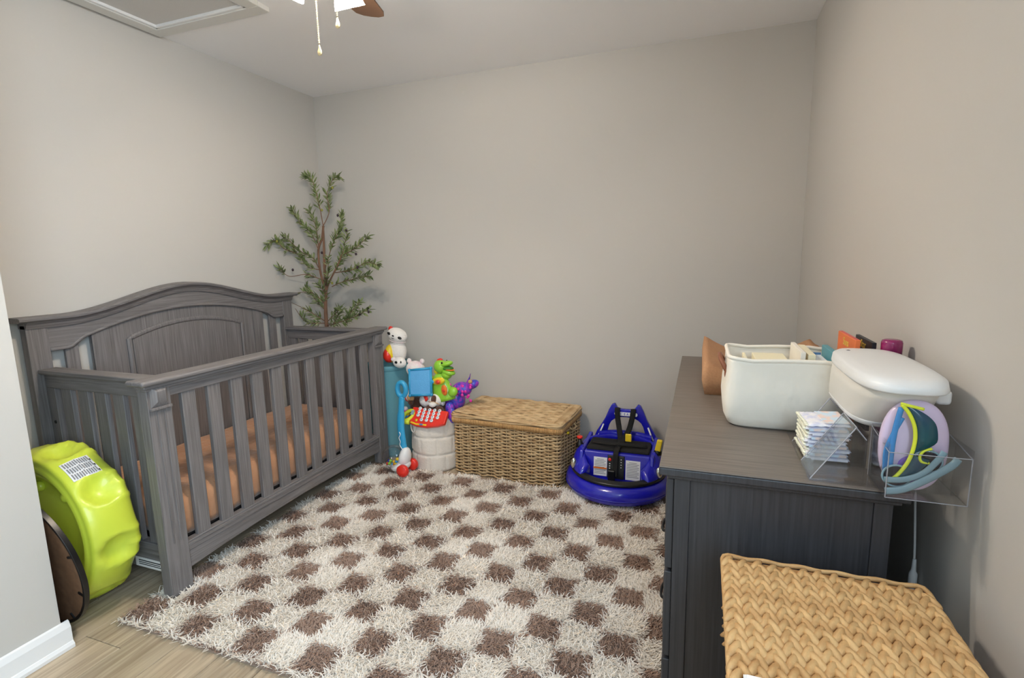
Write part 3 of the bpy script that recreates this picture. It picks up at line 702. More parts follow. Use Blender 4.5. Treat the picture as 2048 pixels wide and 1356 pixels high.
link('eye', MB().ell((.026, -.026, .047), (.005, .004, .008)), 'blackp', t, smooth=True)
link('paw', MB().ell((-.035, -.012, .06), (.018, .014, .014)), 'pinkpl', t, smooth=True)
# quilted storage bin
bc = (-1.560, 2.803)
t = thing('quilted_toy_bin', 'round cream quilted fabric bin full of toys beside the wicker trunk', 'bin', (*bc, 0))
V = []; F = []; NT = 120; NZ = 48; H_ = .335
for j in range(NZ+1):
    z = H_*j/NZ; row = min(2, int(z/(H_/3))); fz = (z-row*H_/3)/(H_/3)
    for k in range(NT):
        a = 2*PI*k/NT; u = (a/(2*PI)*9+row*.5) % 1
        pf = min(1, min(u, 1-u)*9)**.5*min(1, min(fz, 1-fz)*8)**.5
        r = .141+.008*pf+.003*math.sin(a*5+z*20)+.004*math.sin(z*9)
        if z < .012: r -= .006
        V.append((r*math.cos(a), r*math.sin(a), z))
for j in range(NZ):
    for k in range(NT): l = (k+1) % NT; F.append((j*NT+k, j*NT+l, (j+1)*NT+l, (j+1)*NT+k))
nb = len(V)
for z, r in ((H_-.002, .134), (H_-.05, .132)):
    for k in range(NT): a = 2*PI*k/NT; V.append((r*math.cos(a), r*math.sin(a), z))
for k in range(NT):
    l = (k+1) % NT; F.append((NZ*NT+k, NZ*NT+l, nb+l, nb+k)); F.append((nb+k, nb+l, nb+NT+l, nb+NT+k))
F.append(tuple(nb+NT+k for k in range(NT))); F.append(tuple(reversed(range(NT))))
link('quilted_body', MB().add(V, F), 'quilt', t, smooth=True)
link('handle', MB().tube(bez([(-.095, -.118, .325), (-.102, -.128, .30), (-.098, -.130, .262), (-.082, -.136, .25), (-.070, -.140, .27), (-.074, -.136, .325)], 5), .004, 6), 'quilt', t, smooth=True)
# toy heap: soft things first
def P(dx, dy, z): return (bc[0]+dx, bc[1]+dy, z)
t = thing('brown_bear_plush', 'brown plush bear at the middle of the toy bin, feet forward', 'stuffed toy', P(.02, .01, .30))
link('body', MB().ell((0, .02, .05), (.085, .065, .06)), 'brownpl', t, smooth=True)
for dx in (-.02, .05): link('foot', MB().ell((dx, -.085, .085), (.027, .028, .027)), 'brownpl', t, smooth=True)
link('muzzle', MB().ell((.012, -.095, .122), (.026, .022, .017)), 'plush', t, smooth=True)
link('ribbon', MB().tube(bez([(-.03, -.075, .13), (0, -.10, .14), (.035, -.09, .132), (.05, -.075, .115)], 4), .0022, 6), 'tanpl', t, smooth=True)
t = thing('white_brown_dog_plush', 'white plush dog with a brown patch above the red toy phone', 'stuffed toy', P(.01, .01, .37))
link('head', MB().ell((.018, -.04, .065), (.048, .04, .040)), 'plush', t, smooth=True)
link('body', MB().ell((-.055, -.02, .05), (.055, .045, .045)), 'plush', t, smooth=True)
link('patch', MB().ell((.018, -.068, .072), (.020, .018, .030)), 'brownpl', t, smooth=True, label='brown patch')
link('ear', MB().ell((.060, -.035, .062), (.016, .02, .034)), 'plush', t, smooth=True)
link('bow', MB().ell((-.040, -.066, .080), (.018, .006, .010), (0, .5, 0)).ell((-.036, -.068, .075), (.010, .006, .018), (0, .3, 0)), 'red', t, smooth=True)
t = thing('pup_plush', 'white and tan plush pup with red band at the left of the toy bin', 'stuffed toy', P(-.165, -.015, .34))
link('head', MB().ell((-.015, 0, .105), (.040, .034, .036)), 'plush', t, smooth=True)
link('band', MB().tube([(-.012+.004*math.cos(a), .036*math.cos(a), .105+.038*math.sin(a)) for a in [2*PI*k/24 for k in range(24)]], .003, 6, closed=True), 'red', t, smooth=True)
link('muzzle', MB().ell((.018, -.028, .098), (.024, .02, .024)), 'tanpl', t, smooth=True)
link('ear', MB().ell((.020, -.032, .075), (.018, .016, .024)), 'brownpl', t, smooth=True)
link('body', MB().ell((.03, .03, .03), (.050, .045, .06)), 'brownpl', t, smooth=True)
t = thing('teether_toy', 'small pink and yellow teether hanging at the left of the toy bin', 'toy', P(-.172, -.07, .30))
for c, m_, nm in (((0, 0, .075), 'pinkpl', 'pink_bead'), ((.006, -.004, .055), 'pink', 'magenta_bead'), ((.016, -.004, .045), 'yellow', 'yellow_bead'), ((.008, 0, .028), 'cyan', 'blue_bead'), ((.022, 0, .012), 'orange', 'orange_bead'), ((.024, .004, -.012), 'orange', 'lower_bead')):
    link(nm, MB().ell(c, (.016, .014, .014)), m_, t, smooth=True)
t = thing('pink_plush', 'pale pink and white plush kitten behind the light blue tray', 'stuffed toy', P(-.15, .04, .47))
link('head', MB().ell((0, 0, .135), (.066, .05, .056), (0, .15, 0)), 'pinkpl', t, smooth=True)
link('body', MB().ell((.01, .0, .045), (.062, .055, .065)), 'pinkpl', t, smooth=True)
for dx, dz in ((-.045, .188), (.05, .190)): link('ear', MB().ell((dx, 0, dz), (.016, .012, .018)), 'pinkpl', t, smooth=True)
# light blue textured tray
t = thing('blue_play_tray', 'light blue textured plastic tray with raised rim leaning on the plush toys', 'toy', P(-.055, -.075, .46))
Mt_ = Matrix.Rotation(R_(-14), 4, 'X') @ Matrix.Rotation(R_(9), 4, 'Z') @ Matrix.Rotation(R_(-6), 4, 'Y')
link('plate', place(MB().box(-.068, .068, -.004, .006, .015, .165), Mt_), 'cyanp', t, bevel=.004)
q = MB()
for a, b in (((-.070, 0, .012), (-.070, 0, .168)), ((.070, 0, .012), (.070, 0, .175)), ((-.070, 0, .012), (.070, 0, .012)), ((-.070, 0, .168), (.070, 0, .175))): q.tube([a, b], .008, 8)
for c in ((-.070, 0, .012), (.070, 0, .012), (-.070, 0, .168), (.070, 0, .175)): q.ell(c, (.011, .010, .011))
link('rim', place(q, Mt_), 'cyan', t, smooth=True)
# green dinosaur toy
t = thing('green_dinosaur_toy', 'glossy green plastic dinosaur with open mouth and orange buttons atop the toys', 'toy', P(.075, .0, .43))
Md = Matrix.Rotation(R_(-14), 4, 'Y') @ Matrix.Rotation(R_(-10), 4, 'Z')
body = MB()
pr = [(.078, .0), (.080, .02), (.074, .06), (.066, .10), (.056, .135), (.040, .16), (.022, .172), (0, .175)]
body.lathe([(0, 0)]+pr, 32, Md, sx=1.0, sy=.62)
body.add(*(lambda q: (q.v, q.f))(MB().ell((-.078, -.01, .09), (.034, .022, .020), (0, .35, 0)).ell((.085, -.012, .045), (.036, .026, .030), (0, -.5, 0))), Md)
link('body', body, 'green', t, smooth=True)
hb = MB()   # head with separate jaws
hb.ell((-.008, 0, .215), (.045, .040, .042)).ell((.035, -.008, .232), (.048, .030, .018), (0, R_(-8), 0))
hd = link('head', place(hb, Matrix.Rotation(R_(-4), 4, 'Y')), 'green', t, smooth=True)
link('lower_jaw', MB().ell((.036, -.008, .182), (.044, .032, .020), (0, R_(10), 0)).ell((.018, 0, .165), (.034, .036, .03)), 'green', hd, smooth=True)
link('mouth_lining', MB().ell((.032, -.008, .206), (.036, .030, .014)), 'greend', hd, smooth=True)
link('tongue', MB().ell((.044, -.014, .200), (.034, .026, .005), (0, .1, 0)), 'orange', hd, smooth=True)
link('crest', MB().ell((-.028, 0, .252), (.022, .010, .012), (0, -.3, 0)), 'red', hd, smooth=True)
for y in (-.030, .030): link('eye', MB().ell((.004, y*1.12, .243), (.006, .004, .007)), 'blackp', hd, smooth=True)
link('neck_spikes', MB().ell((-.055, 0, .180), (.016, .012, .016)).ell((-.050, 0, .158), (.012, .010, .012)), 'yellow', t, smooth=True)
ch = link('chest_panel', place(MB().ell((.018, -.038, .130), (.050, .014, .024)), Md), 'yellow', t, smooth=True)
link('chest_button', place(MB().ell((.022, -.050, .128), (.026, .008, .015)), Md), 'orange', ch, smooth=True)
link('round_button', place(MB().lathe([(0, 0), (.011, 0), (.010, .004), (0, .006)], 16, T(.028, -.056, .128) @ Matrix.Rotation(PI/2, 4, 'X')), Md), 'red', ch, smooth=True)
link('blue_button', place(MB().ell((-.022, -.048, .134), (.013, .007, .012)), Md), 'cyan', ch, smooth=True)
link('ear_ring', place(MB().lathe([(.009, 0), (.016, 0), (.017, .008), (.009, .010)], 20, T(-.045, -.02, .160) @ Matrix.Rotation(PI/2, 4, 'X'), cap=False), Md), 'yellow', t, smooth=True)
link('belly_button', place(MB().ell((.050, -.044, .070), (.023, .010, .034), (0, .2, 0)), Md), 'orange', t, smooth=True)
link('heart_button', place(MB().ell((.052, -.053, .068), (.009, .005, .010)), Md), 'red', t, smooth=True)
# sequined plush
t = thing('purple_sequin_plush', 'purple and magenta sequined plush behind the wicker trunk corner', 'stuffed toy', P(.118, .045, .41))
q = MB(); rq = random.Random(4)
link('body', MB().ell((.0, 0, .02), (.07, .06, .075)).ell((.06, -.01, .09), (.065, .045, .045)).ell((.125, -.0, .12), (.045, .035, .028), (0, -.4, 0)), 'purple', t, smooth=True)
for k in range(26):
    a = rq.uniform(0, 2*PI); q.ell((rq.uniform(-.02, .14), -.045+rq.uniform(-.012, .006), rq.uniform(.03, .13)), (.010, .004, .010), nu=8, nv=5)
link('sequins', q, 'pink', t, smooth=True, kind='stuff')
link('fin', MB().prism([(.085, .13), (.105, .13), (.115, .19), (.108, .17)], 'y', -.006, .006), 'purple', t, bevel=.002)
link('bead', MB().ell((.125, -.03, .145), (.014, .012, .013)), 'tanpl', t, smooth=True)
link('tail', MB().ell((.02, -.09, -.06), (.028, .022, .05)).ell((.0, -.07, -.02), (.03, .03, .04)), 'purple', t, smooth=True)
# red keyboard phone
t = thing('toy_phone', 'red toy keyboard with white number buttons and lime handle on the bin rim', 'toy', P(-.003, -.125, .350))
Mp = Matrix.Rotation(R_(48), 4, 'X')   # local: x across, y up the face, z out
pts = [(-.085, -.052), (-.04, -.064), (.03, -.066), (.10, -.052), (.145, -.034), (.145, .05), (-.10, .06), (-.10, -.01)]
link('case', place(MB().prism(pts, 'z', -.018, .006), Mp), 'red', t, bevel=.006, seg=3)
bt = MB()
for i, (cx_, n0) in enumerate(((-.045, 1), (-.012, 0), (.022, 0), (.056, 0), (.090, 1))):
    for j in range(n0, 4):
        yy = -.022+.0225*j+(.005 if i in (0,) else 0)
        k_ = link('number_button', place(MB().lathe([(0, .006), (.011, .006), (.0115, .011), (.009, .014), (0, .0145)], 14, T(cx_, yy, 0)), Mp), 'white', t, smooth=True)
        link('button_print', place(MB().box(cx_-.0045, cx_+.0045, yy-.0025, yy+.0025, .0143, .0152), Mp), 'blueb', k_)
link('yellow_button', place(MB().lathe([(0, .006), (.009, .006), (.008, .011), (0, .012)], 14, T(-.046, -.028, 0)), Mp), 'yellow', t, smooth=True)
link('lower_strip', place(MB().prism([(-.085, -.047), (-.04, -.058), (.03, -.058), (.03, -.048), (-.04, -.048), (-.08, -.038)], 'z', .005, .0085), Mp), 'yellow', t, bevel=.002)
link('strip_badge', place(MB().ell((-.005, -.053, .009), (.014, .006, .003)), Mp), 'blueb', t, smooth=True)
hn = MB(); ring = [(-.115+.030*math.cos(a)+.010*math.sin(a), .0+.034*math.sin(a), .002) for a in [2*PI*k/32 for k in range(32)]]
hn.tube(ring, .0115, 10, closed=True); hn.box(-.140, -.095, -.055, -.028, -.012, .010)
link('lime_handle', place(hn, Mp), 'limeg', t, smooth=True)
link('handle_clip', place(MB().box(-.098, -.076, .002, .034, .008, .016), Mp), 'slate', t, bevel=.004)
# popper push toy
t = thing('popper_push_toy', 'corn popper push toy with clear dome, red wheels and blue handle', 'push toy', (-1.69, 2.570, .026)); popper = t
link('base', MB().ell((.006, 0, .040), (.062, .046, .032), (0, R_(-18), 0)).ell((.034, 0, .088), (.032, .040, .064), (0, R_(12), 0)), 'white', t, smooth=True)
link('dome', MB().ell((-.030, -.004, .088), (.072, .056, .068), (0, R_(-35), 0)), 'dome', t, smooth=True)
rq = random.Random(8)
for k, m_ in enumerate(('red', 'green', 'cyan', 'orange', 'blue', 'green', 'yellow', 'orange', 'yellow', 'cyan', 'yellow')):
    if k < 8: c = (-.062+.016*(k % 4), -.022+.014*(k//4)-.008*(k % 2), .050+.006*(k % 2)+.010*(k//4))
    else: c = (-.006+.006*(k-8), -.030, .060+.014*(k-8))
    link('popping_ball', MB().ell(c, (.0085,)*3, nu=12, nv=8), m_, t, smooth=True)
for y in (-.052, .045):
    w_ = link('wheel', MB().lathe([(0, -.006), (.020, -.006), (.022, -.012), (.030, -.013), (.034, -.008), (.034, .008), (.030, .013), (0, .013)], 32, T(.050, y, .034) @ Matrix.Rotation(PI/2 if y > 0 else PI/2, 4, 'X')), 'red', t, smooth=True)
    link('hub', MB().lathe([(0, -.016), (.012, -.016), (.014, -.012), (.014, 0), (0, 0)], 20, T(.050, y-(.012 if y < 0 else -.012), .034) @ Matrix.Rotation(PI/2, 4, 'X')), 'red', w_, smooth=True)
hp = bez([(.040, .0, .10), (.026, .004, .16), (.012, .012, .26), (.014, .022, .36), (.016, .030, .43)], 6)
link('handle', MB().tube(hp, [.021]*8+[.022]*9+[.018]*8, 12, flat=.55, up=(0, 1, 0)), 'cyan', t, smooth=True)
link('handle_loop', MB().tube([(.016+.026*math.cos(a), .034, .470+.040*math.sin(a)) for a in [2*PI*k/32 for k in range(32)]], 0.0135, 10, closed=True), 'cyan', t, smooth=True)
link('handle_squiggle', MB().tube(bez([(.016, -.012, .24), (.022, -.012, .225), (.012, -.012, .205), (.020, -.013, .185), (.016, -.013, .165), (.030, -.012, .14)], 5), .0022, 6), 'white', t, smooth=True)
popper.scale = (1.12, 1.12, 1.08)
# ------------------------------------------------------------------ wicker trunk
t = thing('wicker_trunk', 'rattan wicker trunk with closed lid against the back wall', 'trunk', (-1.045, 2.905, 0), R_(-4))
hx, hy, hz = .342, .200, .352
def rrect(hx, hy, r, n):
    """points evenly spaced round a rounded rectangle"""
    segs = []; C = [(hx-r, hy-r, 0), (-hx+r, hy-r, 90), (-hx+r, -hy+r, 180), (hx-r, -hy+r, 270)]
    poly = []
    for cx, cy, a0 in C:
        for k in range(9): a = R_(a0+k*11.25); poly.append(Vector((cx+r*math.cos(a), cy+r*math.sin(a), 0)))
    poly.append(poly[0]); L = [0]
    for i in range(len(poly)-1): L.append(L[-1]+(poly[i+1]-poly[i]).length)
    out = []
    for k in range(n):
        s_ = L[-1]*k/n
        i = max(j for j in range(len(L)) if L[j] <= s_); i = min(i, len(poly)-2)
        p = poly[i].lerp(poly[i+1], (s_-L[i])/max(1e-9, L[i+1]-L[i])); tg = (poly[i+1]-poly[i]).normalized()
        out.append((p, Vector((tg.y, -tg.x, 0))))
    return out
link('core', MB().prism([(p.x, p.y) for p, n_ in rrect(hx-.012, hy-.012, .02, 48)], 'z', .004, hz-.005), 'dark', t)
NS = 40
st_ = rrect(hx-.006, hy-.006, .025, NS)
for p, n_ in st_: link('stake', MB().tube([(p.x, p.y, .004), (p.x, p.y, hz-.01)], .0042, 6), 'rattan', t, smooth=True)
rows = 33; M_ = NS*4
fine = rrect(hx, hy, .030, M_)
rw = random.Random(2)
for r_ in range(rows):
    z = .008+(hz-.036)*r_/(rows-1); ph = (r_ % 2)
    pts = []; off = rw.uniform(-.0012, .0012)
    for k, (p, n_) in enumerate(fine):
        s_ = math.cos(PI*(k/4+ph)); am = .0078*s_
        zz = z+off+.0012*math.sin(k*.7+r_)-.0016*abs(s_)
        if 14 <= r_ <= 16: zz += .002*math.sin(k*.25)
        pts.append(p+n_*(am*.9-.002)+Vector((0, 0, zz)))
    link('weaver', MB().tube(pts, .0041+rw.uniform(-.0004, .0005), 5, closed=True), 'rattan', t, smooth=True)
band = rrect(hx+.004, hy+.004, .03, 120)
link('rim_band', MB().sweep([p+Vector((0, 0, hz-.016)) for p, n_ in band], [(-.006, -.014), (.005, -.014), (.008, 0), (.005, .016), (-.006, .016)], closed=True), 'rattan', t, smooth=True)
q = MB()
wr = rrect(hx+.0105, hy+.0105, .03, 300)
for k, (p, n_) in enumerate(wr): q.tube([p+Vector((0, 0, hz-.030)), p+n_*.003+Vector((0, 0, hz-.014)), p+Vector((0, 0, hz+.001))], .0032, 5)
link('rim_wrapping', q, 'rattanr', t, smooth=True, kind='stuff')
# lid
zl = hz+.004
lid = link('lid', MB().prism([(p.x, p.y) for p, n_ in rrect(hx+.008, hy+.008, .03, 60)], 'z', zl, zl+.016), 'dark', t)
def lidz(x, y): return zl+.020+.004*math.sin(x*9+1)*math.sin(y*8)-.004*(x/hx)
for i in range(15):
    y = -hy+.012+(2*hy-.024)*i/14
    pts = [(x, y+.0018*math.sin(x*40+i), lidz(x, y)+.0034*math.cos(PI*(x/.052+(i % 2)))) for x in [-hx+.012+(2*hx-.024)*k/60 for k in range(61)]]
    for dy in (-.0062, .0062): link('lid_weaver', MB().tube([(a, b+dy, c) for a, b, c in pts], .0062, 6, up=(0, 0, 1)), 'rattan', lid, smooth=True)
for i in range(14):
    x = -hx+.02+(2*hx-.04)*i/13
    link('lid_stake', MB().tube([(x, y, zl+.0195) for y in (-hy+.01, 0, hy-.01)], .0035, 5), 'rattan', lid, smooth=True)
for dz, rr, o_ in ((.004, .0062, .010), (.012, .0062, .012), (.018, .006, .006)):
    link('lid_border', MB().tube([p+Vector((0, 0, zl+dz+(.003*math.sin(k*.35+dz*300)))) for k, (p, n_) in enumerate(rrect(hx+o_, hy+o_, .03, 120))], rr, 6, closed=True), 'rattan', lid, smooth=True)
q = MB()
for s_ in (-1, 1):
    for k in range(30):
        y = -hy+.01+(2*hy-.02)*k/29
        q.tube([(s_*(hx+.012), y, zl+.006), (s_*(hx+.004), y, zl+.026), (s_*(hx-.035), y+.006, zl+.026)], .0036, 5)
link('lid_edge_wrapping', q, 'rattan', lid, smooth=True, kind='stuff')
link('side_handle', MB().tube(bez([(hx+.004, -.04, hz-.035), (hx+.022, -.03, hz-.05), (hx+.024, .03, hz-.05), (hx+.004, .04, hz-.035)], 5), .006, 7), 'rattan', t, smooth=True)
link('twist_tie', MB().ell((hx+.012, -.085, hz-.055), (.008, .012, .008)), 'yellow', t, smooth=True, label='yellow plastic tie')
# ------------------------------------------------------------------ ride-on bumper car
t = thing('ride_on_bumper_car', 'blue ride-on toy bumper car with black harness straps beside the dresser', 'ride-on toy', (-.405, 2.775, 0))
q = MB().lathe([(.20, .035), (.255, .030), (.278, .040), (.288, .062), (.290, .085), (.284, .105), (.268, .122), (.245, .130), (.20, .130)], 72, cap=False)
link('bumper_ring', q, 'blue', t, smooth=True)
link('bumper_seam', MB().lathe([(.286, .060), (.2915, .063), (.2915, .067), (.286, .070)], 72, cap=False), 'blued', t, smooth=True)
link('bumper_gasket', MB().lathe([(.22, .128), (.258, .130), (.262, .138), (.258, .146), (.22, .148)], 72, cap=False), 'blackp', t, smooth=True)
link('underbody', MB().lathe([(0, .036), (.21, .036), (.21, .07), (.205, .088), (0, .088)], 48), 'blued', t, smooth=True)
for k in range(4): link('caster', MB().lathe([(0, -.012), (.016, -.012), (.016, .012), (0, .012)], 16, T(.15*math.cos(k*PI/2+.7), .15*math.sin(k*PI/2+.7), .017+.008) @ Matrix.Rotation(PI/2, 4, 'X')), 'blackp', t, smooth=True)
# hull: open at the front
a0, a1 = R_(-90+44), R_(270-44)
V = []; F = []; NA = 80
pf = [(.256, .140), (.254, .165), (.245, .20), (.228, .235), (.212, .255), (.203, .262), (.193, .258), (.190, .235), (.192, .18), (.195, .12), (.195, .088)]
for i in range(NA+1):
    a = a0+(a1-a0)*i/NA; e = min(i, NA-i)/NA; lift = min(1, e*9)
    for r, z in pf:
        zz = .14+(z-.14)*(.35+.65*lift) if z > .14 else z
        V.append((r*math.cos(a), r*math.sin(a), zz))
n = len(pf)
for i in range(NA):
    for k in range(n-1): F.append((i*n+k, (i+1)*n+k, (i+1)*n+k+1, i*n+k+1))
F.append(tuple(range(n))); F.append(tuple(reversed(range(NA*n, (NA+1)*n))))
link('hull', MB().add(V, F), 'blue', t, smooth=True)
# foot well floor with ribs and front lip
link('foot_well', MB().prism([(.245*math.cos(a), .245*math.sin(a)) for a in [R_(-90-50+100*k/16) for k in range(17)]]+[(.17, -.06), (-.17, -.06)], 'z', .085, .100), 'blued', t, bevel=.004)
for k in range(13):
    x = -.12+.02*k; link('floor_rib', MB().box(x-.004, x+.004, -.205, -.115, .099, .104), 'blued', t, bevel=.0015)
link('front_lip', MB().tube([(.24*math.cos(a), .24*math.sin(a), .135-.012*math.cos((k-12)/12*PI/2)) for k, a in enumerate([R_(-90-46+92*k/24) for k in range(25)])], .010, 8), 'blue', t, smooth=True)
# seat box
link('seat_panel', MB().prism([(-.105, .095), (-.085, .245), (.06, .235), (.06, .095)], 'x', -.178, .178), 'blue', t, bevel=.008, seg=3)
link('seat_cushion', MB().box(-.170, .170, -.055, .12, .236, .256), 'strap', t, bevel=.012, seg=3)
for s_ in (-1, 1):
    link('side_wall', MB().prism([(-.16, .10), (-.10, .25), (.17, .27), (.17, .10)], 'x', min(s_*.176, s_*.200), max(s_*.176, s_*.200)), 'blue', t, bevel=.008, seg=3)
    hl = link('headlight', MB().ell((s_*.226, -.120, .178), (.018, .016, .032), (0, 0, s_*.5)), 'chrome', t, smooth=True)
    link('joystick_base', MB().lathe([(0, .245), (.022, .245), (.020, .262), (.012, .272), (.008, .292), (0, .292)], 20, T(s_*.212, -.03, 0)), 'blackp', t, smooth=True)
link('joystick_knob', MB().ell((-.212, -.03, .298), (.017, .017, .010)), 'red', t, smooth=True, label='red joystick knob')
link('joystick_knob', MB().prism([(.195, .268), (.225, .262), (.236, .325), (.208, .328)], 'y', -.045, -.02), 'yellow', t, bevel=.006, seg=3, label='yellow joystick grip')
# backrest arch
by = .185
outer = [(-.200, .15), (-.190, .22), (-.170, .27), (-.145, .31), (-.120, .355), (-.100, .405), (-.083, .437), (-.066, .445), (-.057, .43), (-.048, .416), (-.03, .412), (0, .411)]
inner = [(-.150, .15), (-.132, .22), (-.112, .262), (-.105, .285), (-.098, .310), (-.086, .332), (-.070, .346), (-.055, .354), (-.043, .358), (-.032, .361), (-.018, .362), (0, .363)]
outer += [(-x, z) for x, z in reversed(outer[:-1])]; inner += [(-x, z) for x, z in reversed(inner[:-1])]
cxo = .012
q = MB()
for i in range(len(outer)-1):
    for (A, B_) in (((outer[i], outer[i+1]), (inner[i], inner[i+1])),):
        f0 = [(A[0][0]+cxo, by, A[0][1]), (A[1][0]+cxo, by, A[1][1]), (B_[1][0]+cxo, by+.012, B_[1][1]), (B_[0][0]+cxo, by+.012, B_[0][1])]
        f1 = [(x, y+.035, z) for x, y, z in f0]
        n0 = len(q.v); q.add(f0+f1, [(0, 1, 2, 3), (7, 6, 5, 4), (0, 4, 5, 1), (3, 2, 6, 7)])
me_fix = q
bk = link('backrest', q, 'blue', t, smooth=False)
import bmesh as _bm
_b = _bm.new(); _b.from_mesh(bk.data); _bm.ops.remove_doubles(_b, verts=_b.verts, dist=.0005); _bm.ops.recalc_face_normals(_b, faces=_b.faces); _b.to_mesh(bk.data); _b.free()
md = bk.modifiers.new('bevel', 'BEVEL'); md.width = .006; md.segments = 3; md.angle_limit = R_(40); bk.data.polygons.foreach_set('use_smooth', [True]*len(bk.data.polygons))
q = MB(); V = []; F = []
for i in range(17):   # curved lower back bowl
    u = -1+2*i/16; x = u*.150+cxo; yy = by+.012-.05*abs(u)**2.5
    for y_, z in ((yy, .16), (yy-.004, .22), (yy, .262), (yy+.006, .275), (yy+.02, .278), (yy+.03, .27), (yy+.03, .16)): V.append((x, y_, z))
for i in range(16):
    for k in range(6): F.append((i*7+k, (i+1)*7+k, (i+1)*7+k+1, i*7+k+1))
link('back_bowl', MB().add(V, F), 'blue', t, smooth=True)
bd = link('badge', MB().prism([(cxo-.058+.008*math.cos(a)*1.0, .386+.010*math.sin(a)) for a in [R_(90+22.5*k) for k in range(9)]]+[(cxo+.058+.008*math.cos(a), .386+.010*math.sin(a)) for a in [R_(-90+22.5*k) for k in range(9)]], 'y', by-.004, by+.004), 'white', t)
Mtxt = lambda x, y, z: T(x, y, z) @ Matrix.Rotation(PI/2, 4, 'X')
link('badge_letters', text_mb('C E A S', .020, Mtxt(cxo, by-.0045, .386)), 'blue', bd)
for s_ in (-1, 1):
    link('white_stripe', MB().tube([(s_*.178+cxo, by-.012, .205), (s_*.150+cxo, by-.010, .262), (s_*.128+cxo, by-.008, .318)], .0075, 8, flat=.6), 'white', t, smooth=True)
link('harness', MB().tube(bez([(-.036, by+.03, .405), (-.036, by-.006, .420), (-.034, by-.012, .37), (-.020, by-.03, .30), (-.004, .08, .262), (.0, -.04, .262), (.0, -.10, .252), (.0, -.112, .20), (-.002, -.125, .13)], 6), .0155, 8, flat=.18, up=(0, -1, .2)), 'strap', t, smooth=True)
link('harness', MB().tube(bez([(.055, by+.03, .405), (.055, by-.006, .418), (.050, by-.012, .37), (.034, by-.03, .30), (.012, .08, .265), (.006, -.04, .266)], 6), .0155, 8, flat=.18, up=(0, -1, .2)), 'strap', t, smooth=True)
link('lap_strap', MB().tube(bez([(-.15, .02, .262), (-.05, -.01, .272), (.03, -.01, .274), (.15, .02, .262)], 5), .015, 8, flat=.2, up=(0, -.3, 1)), 'strap', t, smooth=True)
link('buckle', MB().box(.028, .062, .05, .062, .268, .312), 'yellow', t, bevel=.004, label='yellow harness buckle')
cp_ = link('control_panel', MB().prism([(-.118, .115), (-.095, .235), (-.085, .235), (-.105, .115)], 'x', -.045, .045), 'blackp', t, bevel=.003)
link('power_button', MB().ell((-.030, -.112, .218), (.009, .005, .009)), 'red', cp_, smooth=True)
q = MB()
for k in range(4):
    q.ell((.030, -.109-.002*k, .222-.014*k), (.003, .003, .003), nu=8, nv=5); q.ell((-.030, -.114-.002*k, .196-.012*k), (.004, .003, .003), nu=8, nv=5)
link('small_buttons', q, 'white', cp_, smooth=True)
link('remote_control', MB().box(-.038, .0, -.136, -.118, .105, .165), 'blackp', t, bevel=.006)
def sticker(x0, x1, z0, z1, name, dark):
    yv = lambda z: -.105+(z-.095)/.15*.020-.0012
    sl = lambda z: yv(z)
    s_ = link(name, MB().prism([(sl(z0), z0), (sl(z1), z1), (sl(z1)-.0015, z1), (sl(z0)-.0015, z0)], 'x', x0, x1), 'label', t)
    q = MB(); k = 0; z = z1-.012
    while z > z0+.008:
        ins = .018 if k == 0 else .006
        q.box(x0+ins, x1-ins-(.008 if k % 3 == 2 else 0), sl(z)-.0022, sl(z)-.0014, z, z+.0026); z -= .0085; k += 1
    link('sticker_print', q, 'ink', s_); return s_
s1 = sticker(-.120, -.048, .118, .218, 'white_sticker', 0)
link('orange_bar', MB().box(-.120, -.048, -.1062, -.1048, .158, .166), 'orange', s1)
sticker(.052, .128, .112, .216, 'warning_sticker', 1)
# ------------------------------------------------------------------ dresser
DZ = .830
t = thing('dresser', 'dark grey wooden dresser with black bow handles against the right wall', 'dresser', (.16, 1.83, 0))
O = t.location
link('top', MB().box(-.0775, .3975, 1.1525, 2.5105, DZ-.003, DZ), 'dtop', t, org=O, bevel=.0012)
link('top_edge', MB().box(-.078, .398, 1.152, 2.511, DZ-.022, DZ-.0032), 'dside', t, org=O, bevel=.004, seg=3)  # slab edge gets the shaded wood colour, apart from the lit top face
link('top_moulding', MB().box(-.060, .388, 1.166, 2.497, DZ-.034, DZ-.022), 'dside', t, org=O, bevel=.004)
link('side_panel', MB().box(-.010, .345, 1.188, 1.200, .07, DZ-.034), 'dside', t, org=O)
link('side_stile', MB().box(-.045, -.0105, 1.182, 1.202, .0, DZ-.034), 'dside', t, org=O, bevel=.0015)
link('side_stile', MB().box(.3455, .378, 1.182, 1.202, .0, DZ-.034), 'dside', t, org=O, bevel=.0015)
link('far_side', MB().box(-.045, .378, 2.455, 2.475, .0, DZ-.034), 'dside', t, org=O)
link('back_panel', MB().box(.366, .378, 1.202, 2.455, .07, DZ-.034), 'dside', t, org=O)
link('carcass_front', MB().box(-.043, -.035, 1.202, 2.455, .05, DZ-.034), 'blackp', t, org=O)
link('bottom_panel', MB().box(-.035, .366, 1.202, 2.455, .06, .08), 'dside', t, org=O)
